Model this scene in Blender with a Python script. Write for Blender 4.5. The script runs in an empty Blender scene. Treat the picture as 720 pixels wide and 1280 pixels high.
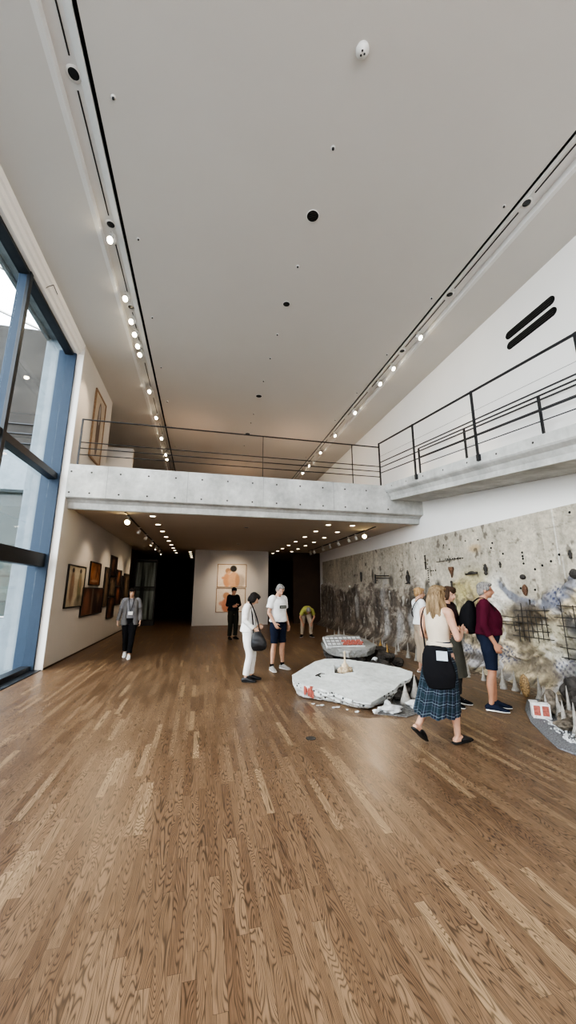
import bpy, bmesh, math, random
import numpy as np
from mathutils import Vector, Matrix, noise as mnoise
R = math.radians
random.seed(7)
C = bpy.context.scene.collection

# ------------------------------------------------------------------ helpers
def link_mesh(name, me, mats=None, parent=None):
    o = bpy.data.objects.new(name, me)
    C.objects.link(o)
    if mats:
        for m in (mats if isinstance(mats, (list, tuple)) else [mats]):
            me.materials.append(m)
    if parent is not None:
        o.parent = parent
    return o

def obj(name, bm, mat=None, parent=None, smooth=False, loc=None):
    me = bpy.data.meshes.new(name)
    bmesh.ops.recalc_face_normals(bm, faces=bm.faces)
    bm.to_mesh(me); bm.free()
    if smooth:
        me.polygons.foreach_set('use_smooth', [True] * len(me.polygons))
    o = link_mesh(name, me, mat, parent)
    if loc is not None:
        o.location = loc
    return o

def tag(o, label, cat, group=None, kind=None):
    o['label'] = label; o['category'] = cat
    if group: o['group'] = group
    if kind: o['kind'] = kind
    return o

def struct(o):
    o['kind'] = 'structure'; return o

def thing(name, label, cat, loc=(0, 0, 0), rz=0.0, group=None):
    o = bpy.data.objects.new(name, None); C.objects.link(o)
    o.empty_display_size = 0.1
    o.location = loc; o.rotation_euler = (0, 0, rz)
    return tag(o, label, cat, group)

def children(o):
    return [c for c in bpy.data.objects if c.parent == o]

def copy_tree(o, parent=None):
    c = o.copy(); C.objects.link(c)
    if parent is not None: c.parent = parent
    for ch in children(o): copy_tree(ch, c)
    return c

def box(bm, x0, x1, y0, y1, z0, z1, bevel=0):
    m = Matrix.Translation(((x0+x1)/2, (y0+y1)/2, (z0+z1)/2)) @ Matrix.Diagonal((abs(x1-x0), abs(y1-y0), abs(z1-z0), 1))
    r = bmesh.ops.create_cube(bm, size=1.0, matrix=m)
    if bevel:
        es = list({e for v in r['verts'] for e in v.link_edges})
        bmesh.ops.bevel(bm, geom=es, offset=bevel, segments=2, profile=.5, affect='EDGES')
    return bm

def bx(*a, bevel=0):
    bm = bmesh.new(); box(bm, *a, bevel=bevel); return bm

def rod(bm, p, q, r, n=8):
    p = Vector(p); q = Vector(q); d = q - p
    M = Matrix.Translation((p+q)/2) @ d.to_track_quat('Z', 'Y').to_matrix().to_4x4()
    bmesh.ops.create_cone(bm, cap_ends=True, segments=n, radius1=r, radius2=r, depth=d.length, matrix=M)

def bar(bm, p, q, w, t):
    """flat rectangular bar from p to q; w = width along world X-ish, t = other"""
    p = Vector(p); q = Vector(q); d = q - p
    M = Matrix.Translation((p+q)/2) @ d.to_track_quat('Z', 'X').to_matrix().to_4x4() @ Matrix.Diagonal((w, t, d.length, 1))
    bmesh.ops.create_cube(bm, size=1.0, matrix=M)

def lathe(bm, prof, n=20, M=Matrix.Identity(4), cap=True):
    rings = []
    for r, z in prof:
        rings.append([bm.verts.new(M @ Vector((max(r, 1e-4)*math.cos(2*math.pi*i/n), max(r, 1e-4)*math.sin(2*math.pi*i/n), z))) for i in range(n)])
    for a, b in zip(rings, rings[1:]):
        for i in range(n):
            bm.faces.new((a[i], a[(i+1) % n], b[(i+1) % n], b[i]))
    if cap:
        bm.faces.new(rings[0][::-1]); bm.faces.new(rings[-1])
    return bm

def prism_y(bm, prof, y0, y1):
    """profile of (x,z) points extruded along y"""
    a = [bm.verts.new((x, y0, z)) for x, z in prof]
    b = [bm.verts.new((x, y1, z)) for x, z in prof]
    n = len(prof)
    for i in range(n):
        bm.faces.new((a[i], a[(i+1) % n], b[(i+1) % n], b[i]))
    bm.faces.new(a[::-1]); bm.faces.new(b)
    return bm

def prism_x(bm, prof, x0, x1):
    a = [bm.verts.new((x0, y, z)) for y, z in prof]
    b = [bm.verts.new((x1, y, z)) for y, z in prof]
    n = len(prof)
    for i in range(n):
        bm.faces.new((a[i], a[(i+1) % n], b[(i+1) % n], b[i]))
    bm.faces.new(a[::-1]); bm.faces.new(b)
    return bm

def cr(P, t):
    """catmull rom over list of tuples at parameter t in [0,len-1]"""
    n = len(P); i = min(int(t), n-2); f = t - i
    p0 = P[max(i-1, 0)]; p1 = P[i]; p2 = P[i+1]; p3 = P[min(i+2, n-1)]
    return [0.5*((2*b) + (c-a)*f + (2*a-5*b+4*c-d)*f*f + (3*b-a-3*c+d)*f*f*f) for a, b, c, d in zip(p0, p1, p2, p3)]

def loft(bm, pts, rad, side=(1, 0, 0), n=14, sub=4, caps=('round', 'round')):
    rad = [(r, r) if isinstance(r, (int, float)) else r for r in rad]
    P = [tuple(p) + tuple(r) for p, r in zip(pts, rad)]
    S = []
    m = (len(P)-1)*sub
    for k in range(m+1):
        S.append(cr(P, k/sub))
    pos = [Vector(s[:3]) for s in S]; rr = [(max(s[3], .001), max(s[4], .001)) for s in S]
    side = Vector(side)
    frames = []
    for k in range(len(pos)):
        t = (pos[min(k+1, len(pos)-1)] - pos[max(k-1, 0)]).normalized()
        s = side - t*side.dot(t)
        if s.length < 1e-3: s = Vector((0, 1, 0)) - t*t.y
        s.normalize(); frames.append((t, s, t.cross(s)))
    rings = []
    def ring(c, a, b, f):
        t, s, u = f
        return [bm.verts.new(c + s*(a*math.cos(2*math.pi*i/n)) + u*(b*math.sin(2*math.pi*i/n))) for i in range(n)]
    if caps[0] == 'round':
        r = min(rr[0])*.8
        for k in (3, 2, 1):
            al = k*math.pi/8
            rings.append(ring(pos[0]-frames[0][0]*(r*math.sin(al)), rr[0][0]*math.cos(al), rr[0][1]*math.cos(al), frames[0]))
    for c, (a, b), f in zip(pos, rr, frames): rings.append(ring(c, a, b, f))
    if caps[1] == 'round':
        r = min(rr[-1])*.8
        for k in (1, 2, 3):
            al = k*math.pi/8
            rings.append(ring(pos[-1]+frames[-1][0]*(r*math.sin(al)), rr[-1][0]*math.cos(al), rr[-1][1]*math.cos(al), frames[-1]))
    for A, B in zip(rings, rings[1:]):
        for i in range(n):
            bm.faces.new((A[i], A[(i+1) % n], B[(i+1) % n], B[i]))
    if caps[0] != 'open': bm.faces.new(rings[0][::-1])
    if caps[1] != 'open': bm.faces.new(rings[-1])
    return bm

def ell(bm, c, r, rot=None, seg=18):
    M = Matrix.Translation(c)
    if rot is not None: M = M @ rot.to_4x4()
    M = M @ Matrix.Diagonal((r[0], r[1], r[2], 1))
    bmesh.ops.create_uvsphere(bm, u_segments=seg, v_segments=max(8, seg*2//3), radius=1, matrix=M)

_TS = None
def remesh(bm, voxel=.008, smooth=2, wr=0.0, wf=9.0, stretch=(1, 1, .45), seed=0.0):
    me = bpy.data.meshes.new('tmp'); bm.to_mesh(me); bm.free()
    global _TS
    if _TS is None: _TS = bpy.data.scenes.new('tmp_scene')
    o = bpy.data.objects.new('tmp', me); _TS.collection.objects.link(o)
    m = o.modifiers.new('r', 'REMESH'); m.mode = 'VOXEL'; m.voxel_size = voxel; m.use_smooth_shade = True
    if smooth:
        s = o.modifiers.new('s', 'SMOOTH'); s.factor = .5; s.iterations = smooth
    _TS.view_layers[0].update(); dg = _TS.view_layers[0].depsgraph
    out = bpy.data.meshes.new_from_object(o.evaluated_get(dg))
    bpy.data.objects.remove(o); bpy.data.meshes.remove(me)
    if wr:
        for v in out.vertices:
            c = v.co
            nz = mnoise.noise(Vector((c.x*wf*stretch[0]+seed, c.y*wf*stretch[1], c.z*wf*stretch[2]+seed*.7)))
            nz2 = mnoise.noise(Vector((c.x*wf*2.3+c.z*14+seed, c.y*wf*2.3, c.z*wf*1.6)))
            v.co = c + v.normal*(wr*(nz + .6*nz2))
    out.polygons.foreach_set('use_smooth', [True]*len(out.polygons))
    return out

# numpy value noise
_rng = np.random.RandomState(3)
_T = _rng.rand(256, 256)
def vnoise(x, y, s=0):
    x = np.asarray(x, float) + s*17.3; y = np.asarray(y, float) + s*5.7
    xi = np.floor(x).astype(int); yi = np.floor(y).astype(int)
    fx = x-xi; fy = y-yi; fx = fx*fx*(3-2*fx); fy = fy*fy*(3-2*fy)
    a = _T[xi % 256, yi % 256]; b = _T[(xi+1) % 256, yi % 256]; c = _T[xi % 256, (yi+1) % 256]; d = _T[(xi+1) % 256, (yi+1) % 256]
    return (a*(1-fx)+b*fx)*(1-fy)+(c*(1-fx)+d*fx)*fy
def fbm(x, y, s=0, o=4):
    v = 0; a = .5
    for k in range(o):
        v = v + a*vnoise(x*2**k, y*2**k, s+k); a *= .5
    return v/(1-.5**o)
def sstep(a, b, x):
    t = np.clip((x-a)/(b-a), 0, 1); return t*t*(3-2*t)

# ------------------------------------------------------------------ materials
class NT:
    def __init__(s, name):
        s.m = bpy.data.materials.new(name); s.m.use_nodes = True
        s.t = s.m.node_tree; s.t.nodes.clear()
        s.out = s.n('ShaderNodeOutputMaterial'); s.b = s.n('ShaderNodeBsdfPrincipled')
        s.l(s.b.outputs[0], s.out.inputs[0])
    def n(s, ty, **k):
        x = s.t.nodes.new(ty)
        for a, v in k.items(): setattr(x, a, v)
        return x
    def l(s, a, b): s.t.links.new(a, b)
    def obj(s, scale=(1, 1, 1)):
        tc = s.n('ShaderNodeTexCoord'); mp = s.n('ShaderNodeMapping'); mp.inputs['Scale'].default_value = scale
        s.l(tc.outputs['Object'], mp.inputs[0]); return mp.outputs[0]
    def noise(s, vec, scale, detail=4, rough=.55, out='Fac', dist=0):
        x = s.n('ShaderNodeTexNoise'); x.inputs['Scale'].default_value = scale; x.inputs['Detail'].default_value = detail
        x.inputs['Roughness'].default_value = rough; x.inputs['Distortion'].default_value = dist
        if vec is not None: s.l(vec, x.inputs['Vector'])
        return x.outputs[out]
    def ramp(s, fac, stops, interp='LINEAR'):
        x = s.n('ShaderNodeValToRGB'); e = x.color_ramp.elements; x.color_ramp.interpolation = interp
        while len(e) < len(stops): e.new(.5)
        for el, (p, c) in zip(e, stops):
            el.position = p; el.color = (c[0], c[1], c[2], 1) if not isinstance(c, (int, float)) else (c, c, c, 1)
        s.l(fac, x.inputs[0]); return x.outputs[0]
    def math(s, op, a, b=None, c=None, clamp=False):
        x = s.n('ShaderNodeMath'); x.operation = op; x.use_clamp = clamp
        for i, v in enumerate((a, b, c)):
            if v is None: continue
            if isinstance(v, (int, float)): x.inputs[i].default_value = v
            else: s.l(v, x.inputs[i])
        return x.outputs[0]
    def mix(s, fac, a, b, mode='MIX'):
        x = s.n('ShaderNodeMix'); x.data_type = 'RGBA'; x.blend_type = mode
        for i, v in ((0, fac), (6, a), (7, b)):
            if isinstance(v, (int, float)): x.inputs[i].default_value = v if i == 0 else (v, v, v, 1)
            elif isinstance(v, tuple): x.inputs[i].default_value = (*v, 1) if len(v) == 3 else v
            else: s.l(v, x.inputs[i])
        return x.outputs[2]
    def bump(s, h, strength=.2, dist=.01):
        x = s.n('ShaderNodeBump'); x.inputs['Strength'].default_value = strength; x.inputs['Distance'].default_value = dist
        s.l(h, x.inputs['Height']); s.l(x.outputs[0], s.b.inputs['Normal'])
    def base(s, c):
        if isinstance(c, tuple): s.b.inputs['Base Color'].default_value = (*c, 1)
        else: s.l(c, s.b.inputs['Base Color'])
    def rough(s, v): 
        if isinstance(v, (int, float)): s.b.inputs['Roughness'].default_value = v
        else: s.l(v, s.b.inputs['Roughness'])

def simple(name, col, rough=.6, metal=0, var=.06, scale=6, bump=0, bs=60, spec=.5, emit=None, es=0):
    k = NT(name); v = k.obj()
    n = k.noise(v, scale)
    lo = tuple(max(0, c*(1-var)) for c in col); hi = tuple(min(1, c*(1+var)) for c in col)
    k.base(k.ramp(n, [(.3, lo), (.7, hi)])); k.rough(rough)
    k.b.inputs['Metallic'].default_value = metal
    k.b.inputs['Specular IOR Level'].default_value = spec
    if bump: k.bump(k.noise(v, bs, 3), bump, .004)
    if emit:
        k.b.inputs['Emission Color'].default_value = (*emit, 1); k.b.inputs['Emission Strength'].default_value = es
    return k.m

M = {}
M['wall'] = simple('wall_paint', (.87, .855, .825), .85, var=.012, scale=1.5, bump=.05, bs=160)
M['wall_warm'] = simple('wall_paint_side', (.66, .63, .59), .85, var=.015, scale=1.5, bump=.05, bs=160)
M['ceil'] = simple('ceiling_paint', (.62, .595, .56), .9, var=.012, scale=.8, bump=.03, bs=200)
M['ceil_low'] = simple('lower_ceiling_paint', (.66, .60, .53), .9, var=.02, scale=.8)
M['trough'] = simple('trough_paint', (.72, .71, .69), .7, var=.01)
M['black'] = simple('black_metal', (.02, .02, .022), .45, var=.1)
M['blackhole'] = simple('black_void', (.008, .008, .008), .9)
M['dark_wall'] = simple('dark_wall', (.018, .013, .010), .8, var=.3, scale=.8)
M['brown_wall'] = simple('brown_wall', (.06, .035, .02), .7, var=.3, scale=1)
M['frame_blue'] = simple('window_frame_paint', (.045, .068, .105), .5, metal=0, var=.05, spec=.25)
M['frame_dark'] = simple('window_frame_dark', (.035, .04, .048), .4, metal=.3, var=.1)
M['white_metal'] = simple('white_metal', (.75, .74, .71), .35, var=.02)
M['rust'] = simple('rusted_iron', (.14, .075, .045), .8, var=.6, scale=40, bump=.6, bs=80)
M['iron'] = simple('dark_iron', (.05, .045, .04), .7, var=.4, scale=30)
M['cone'] = simple('pale_clay', (.34, .32, .29), .85, var=.25, scale=25, bump=.3, bs=60)
M['ruin'] = simple('ruin_plaster', (.17, .145, .115), .9, var=.6, scale=16, bump=.9, bs=30)
M['rock'] = simple('dark_rock', (.07, .062, .055), .9, var=.5, scale=12, bump=.8, bs=30)
M['palerock'] = simple('pale_rock', (.62, .63, .63), .85, var=.15, scale=14, bump=.5, bs=40)
M['bone'] = simple('pale_bone_clay', (.58, .47, .33), .8, var=.25, scale=30, bump=.4)
M['gold'] = simple('tarnished_gold', (.38, .24, .08), .5, metal=.5, var=.3, scale=40)
M['redpaint'] = simple('faded_red_paint', (.42, .13, .10), .8, var=.35, scale=40)
M['whitepaint'] = simple('chalky_white_paint', (.75, .74, .72), .8, var=.1, scale=20)

def mat_concrete(name, c0, c1, stains=.5, boards=None):
    k = NT(name); v = k.obj()
    n1 = k.noise(v, 1.3, 6, .6); n2 = k.noise(v, 9, 5, .6); n3 = k.noise(v, 70, 2, .5)
    f = k.math('ADD', k.math('MULTIPLY', n1, .7), k.math('MULTIPLY', n2, .3))
    col = k.ramp(f, [(.36, c0), (.62, c1)])
    st = k.ramp(k.noise(k.obj((1, 1, .25)), 2.2, 5, .65), [(.42, 1-.25*stains), (.6, 1.0)])
    col = k.mix(1.0, col, st, 'MULTIPLY')
    if boards:
        s = k.n('ShaderNodeSeparateXYZ'); k.l(v, s.inputs[0])
        fr = k.math('FRACT', k.math('MULTIPLY', s.outputs[2], boards))
        line = k.ramp(fr, [(0, .55), (.06, 1.0), (.94, 1.0), (1, .55)])
        wn = k.n('ShaderNodeTexWhiteNoise'); wn.noise_dimensions = '1D'
        k.l(k.math('FLOOR', k.math('MULTIPLY', s.outputs[2], boards)), wn.inputs['W'])
        col = k.mix(1.0, col, line, 'MULTIPLY')
        col = k.mix(1.0, col, k.ramp(wn.outputs[0], [(0, .75), (1, 1.1)]), 'MULTIPLY')
    k.base(col); k.rough(.75)
    k.bump(k.math('ADD', n2, k.math('MULTIPLY', n3, .3)), .25, .01)
    return k.m
M['concrete'] = mat_concrete('bridge_concrete', (.42, .42, .40), (.66, .66, .63))
M['concrete_out'] = mat_concrete('outdoor_concrete', (.17, .21, .24), (.26, .31, .35), .3)
M['concrete_board'] = mat_concrete('board_marked_concrete', (.022, .020, .018), (.045, .041, .036), .6, boards=5.0)

def mat_floor():
    k = NT('oak_floor'); v = k.obj()
    s = k.n('ShaderNodeSeparateXYZ'); k.l(v, s.inputs[0]); X, Y = s.outputs[0], s.outputs[1]
    W = .062; L = .72
    xr = k.math('DIVIDE', X, W); row = k.math('FLOOR', xr); fx = k.math('FRACT', xr)
    w1 = k.n('ShaderNodeTexWhiteNoise'); w1.noise_dimensions = '1D'; k.l(row, w1.inputs['W'])
    ys = k.math('ADD', k.math('DIVIDE', Y, L), k.math('MULTIPLY', w1.outputs['Value'], 7.31))
    idy = k.math('FLOOR', ys); fy = k.math('FRACT', ys)
    cb = k.n('ShaderNodeCombineXYZ'); k.l(row, cb.inputs[0]); k.l(idy, cb.inputs[1])
    w2 = k.n('ShaderNodeTexWhiteNoise'); w2.noise_dimensions = '2D'; k.l(cb.outputs[0], w2.inputs['Vector'])
    rnd = w2.outputs['Value']
    # per plank offset coordinates
    c2 = k.n('ShaderNodeCombineXYZ')
    k.l(k.math('ADD', k.math('MULTIPLY', X, 14), k.math('MULTIPLY', rnd, 53)), c2.inputs[0])
    k.l(k.math('ADD', k.math('MULTIPLY', Y, 1.5), k.math('MULTIPLY', rnd, 91)), c2.inputs[1])
    gn = k.noise(c2.outputs[0], 1.0, 1.2, .45, dist=.35)
    rings = k.math('SINE', k.math('MULTIPLY', gn, 165))
    rings = k.math('ADD', k.math('MULTIPLY', rings, .5), .5)
    rings = k.math('SUBTRACT', 1, k.math('POWER', rings, 2.2))
    c3 = k.n('ShaderNodeCombineXYZ')
    k.l(k.math('ADD', k.math('MULTIPLY', X, 260), k.math('MULTIPLY', rnd, 31)), c3.inputs[0]); k.l(k.math('MULTIPLY', Y, 9), c3.inputs[1])
    fine = k.noise(c3.outputs[0], 1.0, 3, .6)
    base = k.ramp(rnd, [(0, (.150, .092, .055)), (.3, (.182, .115, .069)), (.6, (.205, .132, .080)), (.88, (.235, .155, .095)), (1, (.32, .222, .135))])
    g = k.ramp(rings, [(0, .45), (.4, .86), (1, 1.14)])
    col = k.mix(1.0, base, g, 'MULTIPLY')
    col = k.mix(1.0, col, k.ramp(fine, [(.3, .78), (.65, 1.1)]), 'MULTIPLY')
    col = k.mix(1.0, col, k.ramp(k.noise(v, .45, 3), [(.3, .86), (.7, 1.1)]), 'MULTIPLY')
    gx = k.math('MINIMUM', fx, k.math('SUBTRACT', 1, fx)); gy = k.math('MINIMUM', fy, k.math('SUBTRACT', 1, fy))
    gap = k.math('MINIMUM', k.math('MULTIPLY', gx, W), k.math('MULTIPLY', gy, L))
    gp = k.ramp(k.math('MULTIPLY', gap, 400), [(0, .35), (.55, 1.0)])
    col = k.mix(1.0, col, gp, 'MULTIPLY')
    k.base(col)
    k.rough(k.ramp(k.math('ADD', k.math('MULTIPLY', fine, .5), k.math('MULTIPLY', rnd, .5)), [(.2, .33), (.8, .43)]))
    k.b.inputs['Specular IOR Level'].default_value = .42
    k.bump(k.math('ADD', k.math('MULTIPLY', gp, 1.0), k.math('MULTIPLY', fine, .25)), .25, .0012)
    return k.m
M['floor'] = mat_floor()

def mat_glass(tint=(1, 1, 1), refl=.9):
    k = NT('window_glass')
    k.t.nodes.remove(k.b)
    tr = k.n('ShaderNodeBsdfTransparent'); tr.inputs[0].default_value = (*tint, 1)
    gl = k.n('ShaderNodeBsdfGlossy'); gl.inputs['Roughness'].default_value = .02
    lw = k.n('ShaderNodeLayerWeight'); fr = k.math('ADD', k.math('MULTIPLY', k.math('POWER', lw.outputs['Facing'], 5), .55), .02)
    mx = k.n('ShaderNodeMixShader'); k.l(fr, mx.inputs[0]); k.l(tr.outputs[0], mx.inputs[1]); k.l(gl.outputs[0], mx.inputs[2])
    k.l(mx.outputs[0], k.out.inputs[0]); return k.m
M['glass'] = mat_glass((.94, .97, .97))

def mat_emit(name, col, s):
    k = NT(name); k.base((0.8, .8, .8)); k.b.inputs['Emission Color'].default_value = (*col, 1); k.b.inputs['Emission Strength'].default_value = s
    return k.m
M['lamp'] = mat_emit('warm_lamp_glow', (1, .84, .58), 45)
M['lamp_dim'] = mat_emit('warm_downlight_glow', (1, .85, .65), 7)
M['lamp_big'] = mat_emit('bright_lamp_glow', (1, .74, .34), 60)
M['lens_off'] = simple('dark_lens', (.03, .03, .03), .2)

def mat_vcol(name, rough=.85, bump=.3, bs=40, mul=.25, nscale=18):
    k = NT(name); a = k.n('ShaderNodeVertexColor'); a.layer_name = 'Col'
    v = k.obj(); n = k.noise(v, nscale, 6, .65)
    col = k.mix(1.0, a.outputs[0], k.ramp(n, [(.32, 1-mul), (.68, 1+mul)]), 'MULTIPLY')
    k.base(col); k.rough(rough)
    if bump: k.bump(k.noise(v, bs, 5, .65), bump, .02)
    return k.m
M['canvas'] = mat_vcol('painted_canvas', .6, .1, 90, .10, 30)
M['mural'] = mat_vcol('plaster_relief', .9, .55, 16, .22, 14)
M['frame_wood'] = simple('thin_wood_frame', (.30, .19, .11), .5, var=.2, scale=20)
M['frame_black'] = simple('black_picture_frame', (.018, .014, .012), .4, var=.2)

def fabric(name, col, rough=.9, var=.08, bump=.25, bs=180):
    k = NT(name); v = k.obj()
    n = k.noise(v, 7, 4)
    lo = tuple(c*(1-var) for c in col); hi = tuple(min(1, c*(1+var)) for c in col)
    k.base(k.ramp(n, [(.3, lo), (.7, hi)])); k.rough(rough)
    k.b.inputs['Specular IOR Level'].default_value = .15
    k.bump(k.noise(v, bs, 2), bump, .002)
    return k.m
def hairmat(name, dark, light, sc=(90, 90, 5)):
    k = NT(name); n = k.noise(k.obj(sc), 1, 4, .6)
    k.base(k.ramp(n, [(.32, dark), (.68, light)])); k.rough(.65); k.b.inputs['Specular IOR Level'].default_value = .15; k.bump(n, .5, .006); return k.m
def skinmat(name, col):
    k = NT(name); n = k.noise(k.obj(), 14, 4)
    k.base(k.ramp(n, [(.3, tuple(c*.9 for c in col)), (.7, tuple(min(1, c*1.08) for c in col))])); k.rough(.5)
    k.b.inputs['Subsurface Weight'].default_value = 0
    return k.m
SK1 = skinmat('fair_skin', (.50, .295, .205)); SK2 = skinmat('tanned_skin', (.42, .22, .14)); SK3 = skinmat('light_skin', (.54, .35, .25))

# ------------------------------------------------------------------ room shell
XL, XR = -3.12, 6.05          # side wall faces
ZC = 7.65                     # main ceiling
YB = -7.0                     # wall behind the camera
YF = 24.0                     # far end
YW = 9.05                     # where the window stops and the left wall begins
YBR = 9.0                     # bridge face
ZL = 3.55                     # ceiling beneath the bridge

struct(obj('floor', bx(-3.6, XR+.2, YB-.2, YF+.2, -.12, 0), M['floor']))
struct(obj('wall_right', bx(XR, XR+.25, YB-.2, YF+.2, 0, 8.1), M['wall']))
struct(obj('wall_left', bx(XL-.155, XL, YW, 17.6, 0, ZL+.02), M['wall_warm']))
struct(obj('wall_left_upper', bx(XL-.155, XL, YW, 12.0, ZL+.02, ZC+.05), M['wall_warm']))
struct(obj('wall_left_jamb', bx(XL-.157, XL-.004, YW-.015, YW-.002, 0.0, ZC-.28), M['wall']))
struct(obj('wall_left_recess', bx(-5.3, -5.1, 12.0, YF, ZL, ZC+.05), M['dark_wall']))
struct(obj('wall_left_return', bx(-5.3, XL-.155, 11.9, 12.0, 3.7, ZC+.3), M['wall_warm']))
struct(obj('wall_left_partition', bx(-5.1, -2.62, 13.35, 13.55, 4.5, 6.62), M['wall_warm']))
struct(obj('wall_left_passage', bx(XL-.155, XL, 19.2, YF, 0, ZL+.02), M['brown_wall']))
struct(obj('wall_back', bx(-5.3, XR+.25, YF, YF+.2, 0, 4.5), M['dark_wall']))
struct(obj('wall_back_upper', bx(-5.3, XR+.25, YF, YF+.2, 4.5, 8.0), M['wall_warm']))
for nm, a in (('wall_front', (-3.9, -2.4, 0, 8.0)), ('wall_front_right', (5.4, XR+.25, 0, 8.0)), ('wall_front_top', (-2.4, 5.4, 7.2, 8.0)), ('wall_front_low', (-2.4, 5.4, 0, 2.6))):
    struct(obj(nm, bx(a[0], a[1], YB-.2, YB, a[2], a[3]), M['wall']))
win_fill = bpy.data.objects.new('window_fill_unseen', None); C.objects.link(win_fill); win_fill['kind'] = 'structure'; win_fill.location = (1.5, YB, 0)  # unseen glazing, added behind the camera so daylight evenly brightens the hall
for i in range(5):
    o = obj('mullion', bx(-3.9+1.95*i-.035, -3.9+1.95*i+.035, -.2, .0, 2.6, 7.2), M['frame_blue']); o.parent = win_fill
for z in (2.65, 4.8, 7.15):
    o = obj('transom', bx(-3.9, 3.9, -.16, -.04, z-.05, z+.05), M['frame_dark']); o.parent = win_fill
struct(obj('roof', bx(XL-.2, XR+.25, YB-.2, YF+.2, ZC+.26, ZC+.5), M['concrete_out']))  # unseen slab added above the ceiling to stop sky leaking through the troughs
struct(obj('roof_recess_leak_cover', bx(-5.4, XL-.2, 12.0, YF+.2, ZC+.26, ZC+.5), M['concrete_out']))  # same added light-blocking slab, continued over the recess
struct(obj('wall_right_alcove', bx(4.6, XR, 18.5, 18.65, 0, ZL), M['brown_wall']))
struct(obj('floor_upper', bx(XL-.155, XR, YBR+.32, YF, 3.75, 4.49), M['concrete']))
struct(obj('ceiling_lower', bx(XL-.155, XR, YBR+.32, YF, ZL, 3.75), M['ceil_low']))
# upper ceiling in three strips with two recessed troughs between them
TL0, TL1 = -2.04, -1.56
TR0, TR1 = 4.60, 5.08
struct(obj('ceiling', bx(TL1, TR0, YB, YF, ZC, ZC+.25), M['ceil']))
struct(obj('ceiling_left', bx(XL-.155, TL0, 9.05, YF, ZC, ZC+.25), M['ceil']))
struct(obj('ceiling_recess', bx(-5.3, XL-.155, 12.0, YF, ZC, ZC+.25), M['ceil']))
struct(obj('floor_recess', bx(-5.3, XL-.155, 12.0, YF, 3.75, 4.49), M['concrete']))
struct(obj('wall_left_leak_cover', bx(XL-.25, XL-.16, 17.5, 19.3, 0, ZL+.1), M['brown_wall']))  # added to close the open gap here against daylight leaking in
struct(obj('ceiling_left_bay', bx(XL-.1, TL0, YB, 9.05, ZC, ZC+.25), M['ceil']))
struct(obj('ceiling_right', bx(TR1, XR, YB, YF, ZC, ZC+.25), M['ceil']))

def trough(name, x0, sgn):
    """x0 outer lip, profile runs towards the room centre with sign sgn"""
    r = bmesh.new()
    P = [(0, 0), (.07, 0), (.085, .10), (.30, .10), (.41, 0), (.425, 0), (.425, .02), (.30, .14), (.0, .14)]
    prism_y(r, [(x0+sgn*a, ZC+.001+b) for a, b in P], YB, YF)
    o = struct(obj(name, r, M['trough']))
    return o
trough('trim_1', TL0, 1); trough('trim_2', TR1, -1)
for nm, x0, s in (('trim_3', TL1, -1), ('trim_4', TR0, 1)):
    b = bmesh.new(); box(b, x0, x0+s*.055, YB, YF, ZC+.06, ZC+.16); struct(obj(nm, b, M['blackhole']))
# crown over the window, stepped profile
cr_ = bmesh.new()
prism_y(cr_, [(XL, ZC), (XL-.02, ZC-.10), (XL-.055, ZC-.12), (XL-.075, ZC-.20), (XL-.115, ZC-.22), (XL-.135, ZC-.30), (XL-.30, ZC-.30), (XL-.30, ZC+.1), (XL, ZC+.1)], YB, YW)
struct(obj('trim_5', cr_, M['wall']))
struct(obj('baseboard_left', bx(XL, XL+.012, YW+.01, 17.6, 0, .03), M['brown_wall']))
# lintel strip above the mural under the bridge is the plain right wall

# ------------------------------------------------------------------ the tall window on the left
win = bpy.data.objects.new('window_1', None); C.objects.link(win); win['kind'] = 'structure'
win.location = (-3.45, 0, 0)
def wpart(name, b, m):
    o = obj(name, b, m); o.parent = win; o.matrix_parent_inverse = Matrix.Translation((3.45, 0, 0)); return o
ms = [YW-.03 - 2.42*i for i in range(0, 7)]
for i, y in enumerate(ms):
    b = bmesh.new(); box(b, -3.51 if i else -3.66, -3.37, y-.035, y+.035, 0, ZC-.25, bevel=.006)
    wpart('mullion', b, M['frame_blue'])
    b = bmesh.new(); box(b, -3.37, -3.31 if i else -3.275, y-.05, y+(.05 if i else .028), 0, ZC-.26, bevel=.004)
    wpart('mullion_cap', b, M['frame_dark'] if i else M['frame_blue'])
for z0, z1 in ((0, .10), (2.12, 2.40), (4.10, 4.25), (ZC-.36, ZC-.26)):
    b = bmesh.new()
    box(b, -3.52, -3.33, YB, YW-.02, z0, z1, bevel=.006)
    wpart('transom', b, M['frame_dark'])
for i in range(6):
    for z0, z1 in ((.1, 2.12), (2.40, 4.10), (4.25, ZC-.36)):
        b = bx(-3.485, -3.475, ms[i+1]+.035, ms[i]-.035, z0, z1)
        wpart('pane', b, M['glass'])
b = bmesh.new(); box(b, -3.62, XL-.02, YB, YW-.02, -.02, .012); struct(obj('trim_6', b, M['frame_dark']))
struct(obj('trim_7', bx(-3.70, XL-.156, YW, YW+.12, 0, ZC), M['concrete_out']))
# small wire hook on the crown
b = bmesh.new(); rod(b, (-3.19, 6.95, 7.42), (-3.10, 6.95, 7.48), .006); rod(b, (-3.10, 6.95, 7.48), (-3.07, 7.1, 7.40), .006); rod(b, (-3.19, 6.95, 7.42), (-3.17, 6.85, 7.30), .006)
tag(obj('wire_hook', b, M['black']), 'small black wire hook on the white moulding above the tall window', 'hook')

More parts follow.
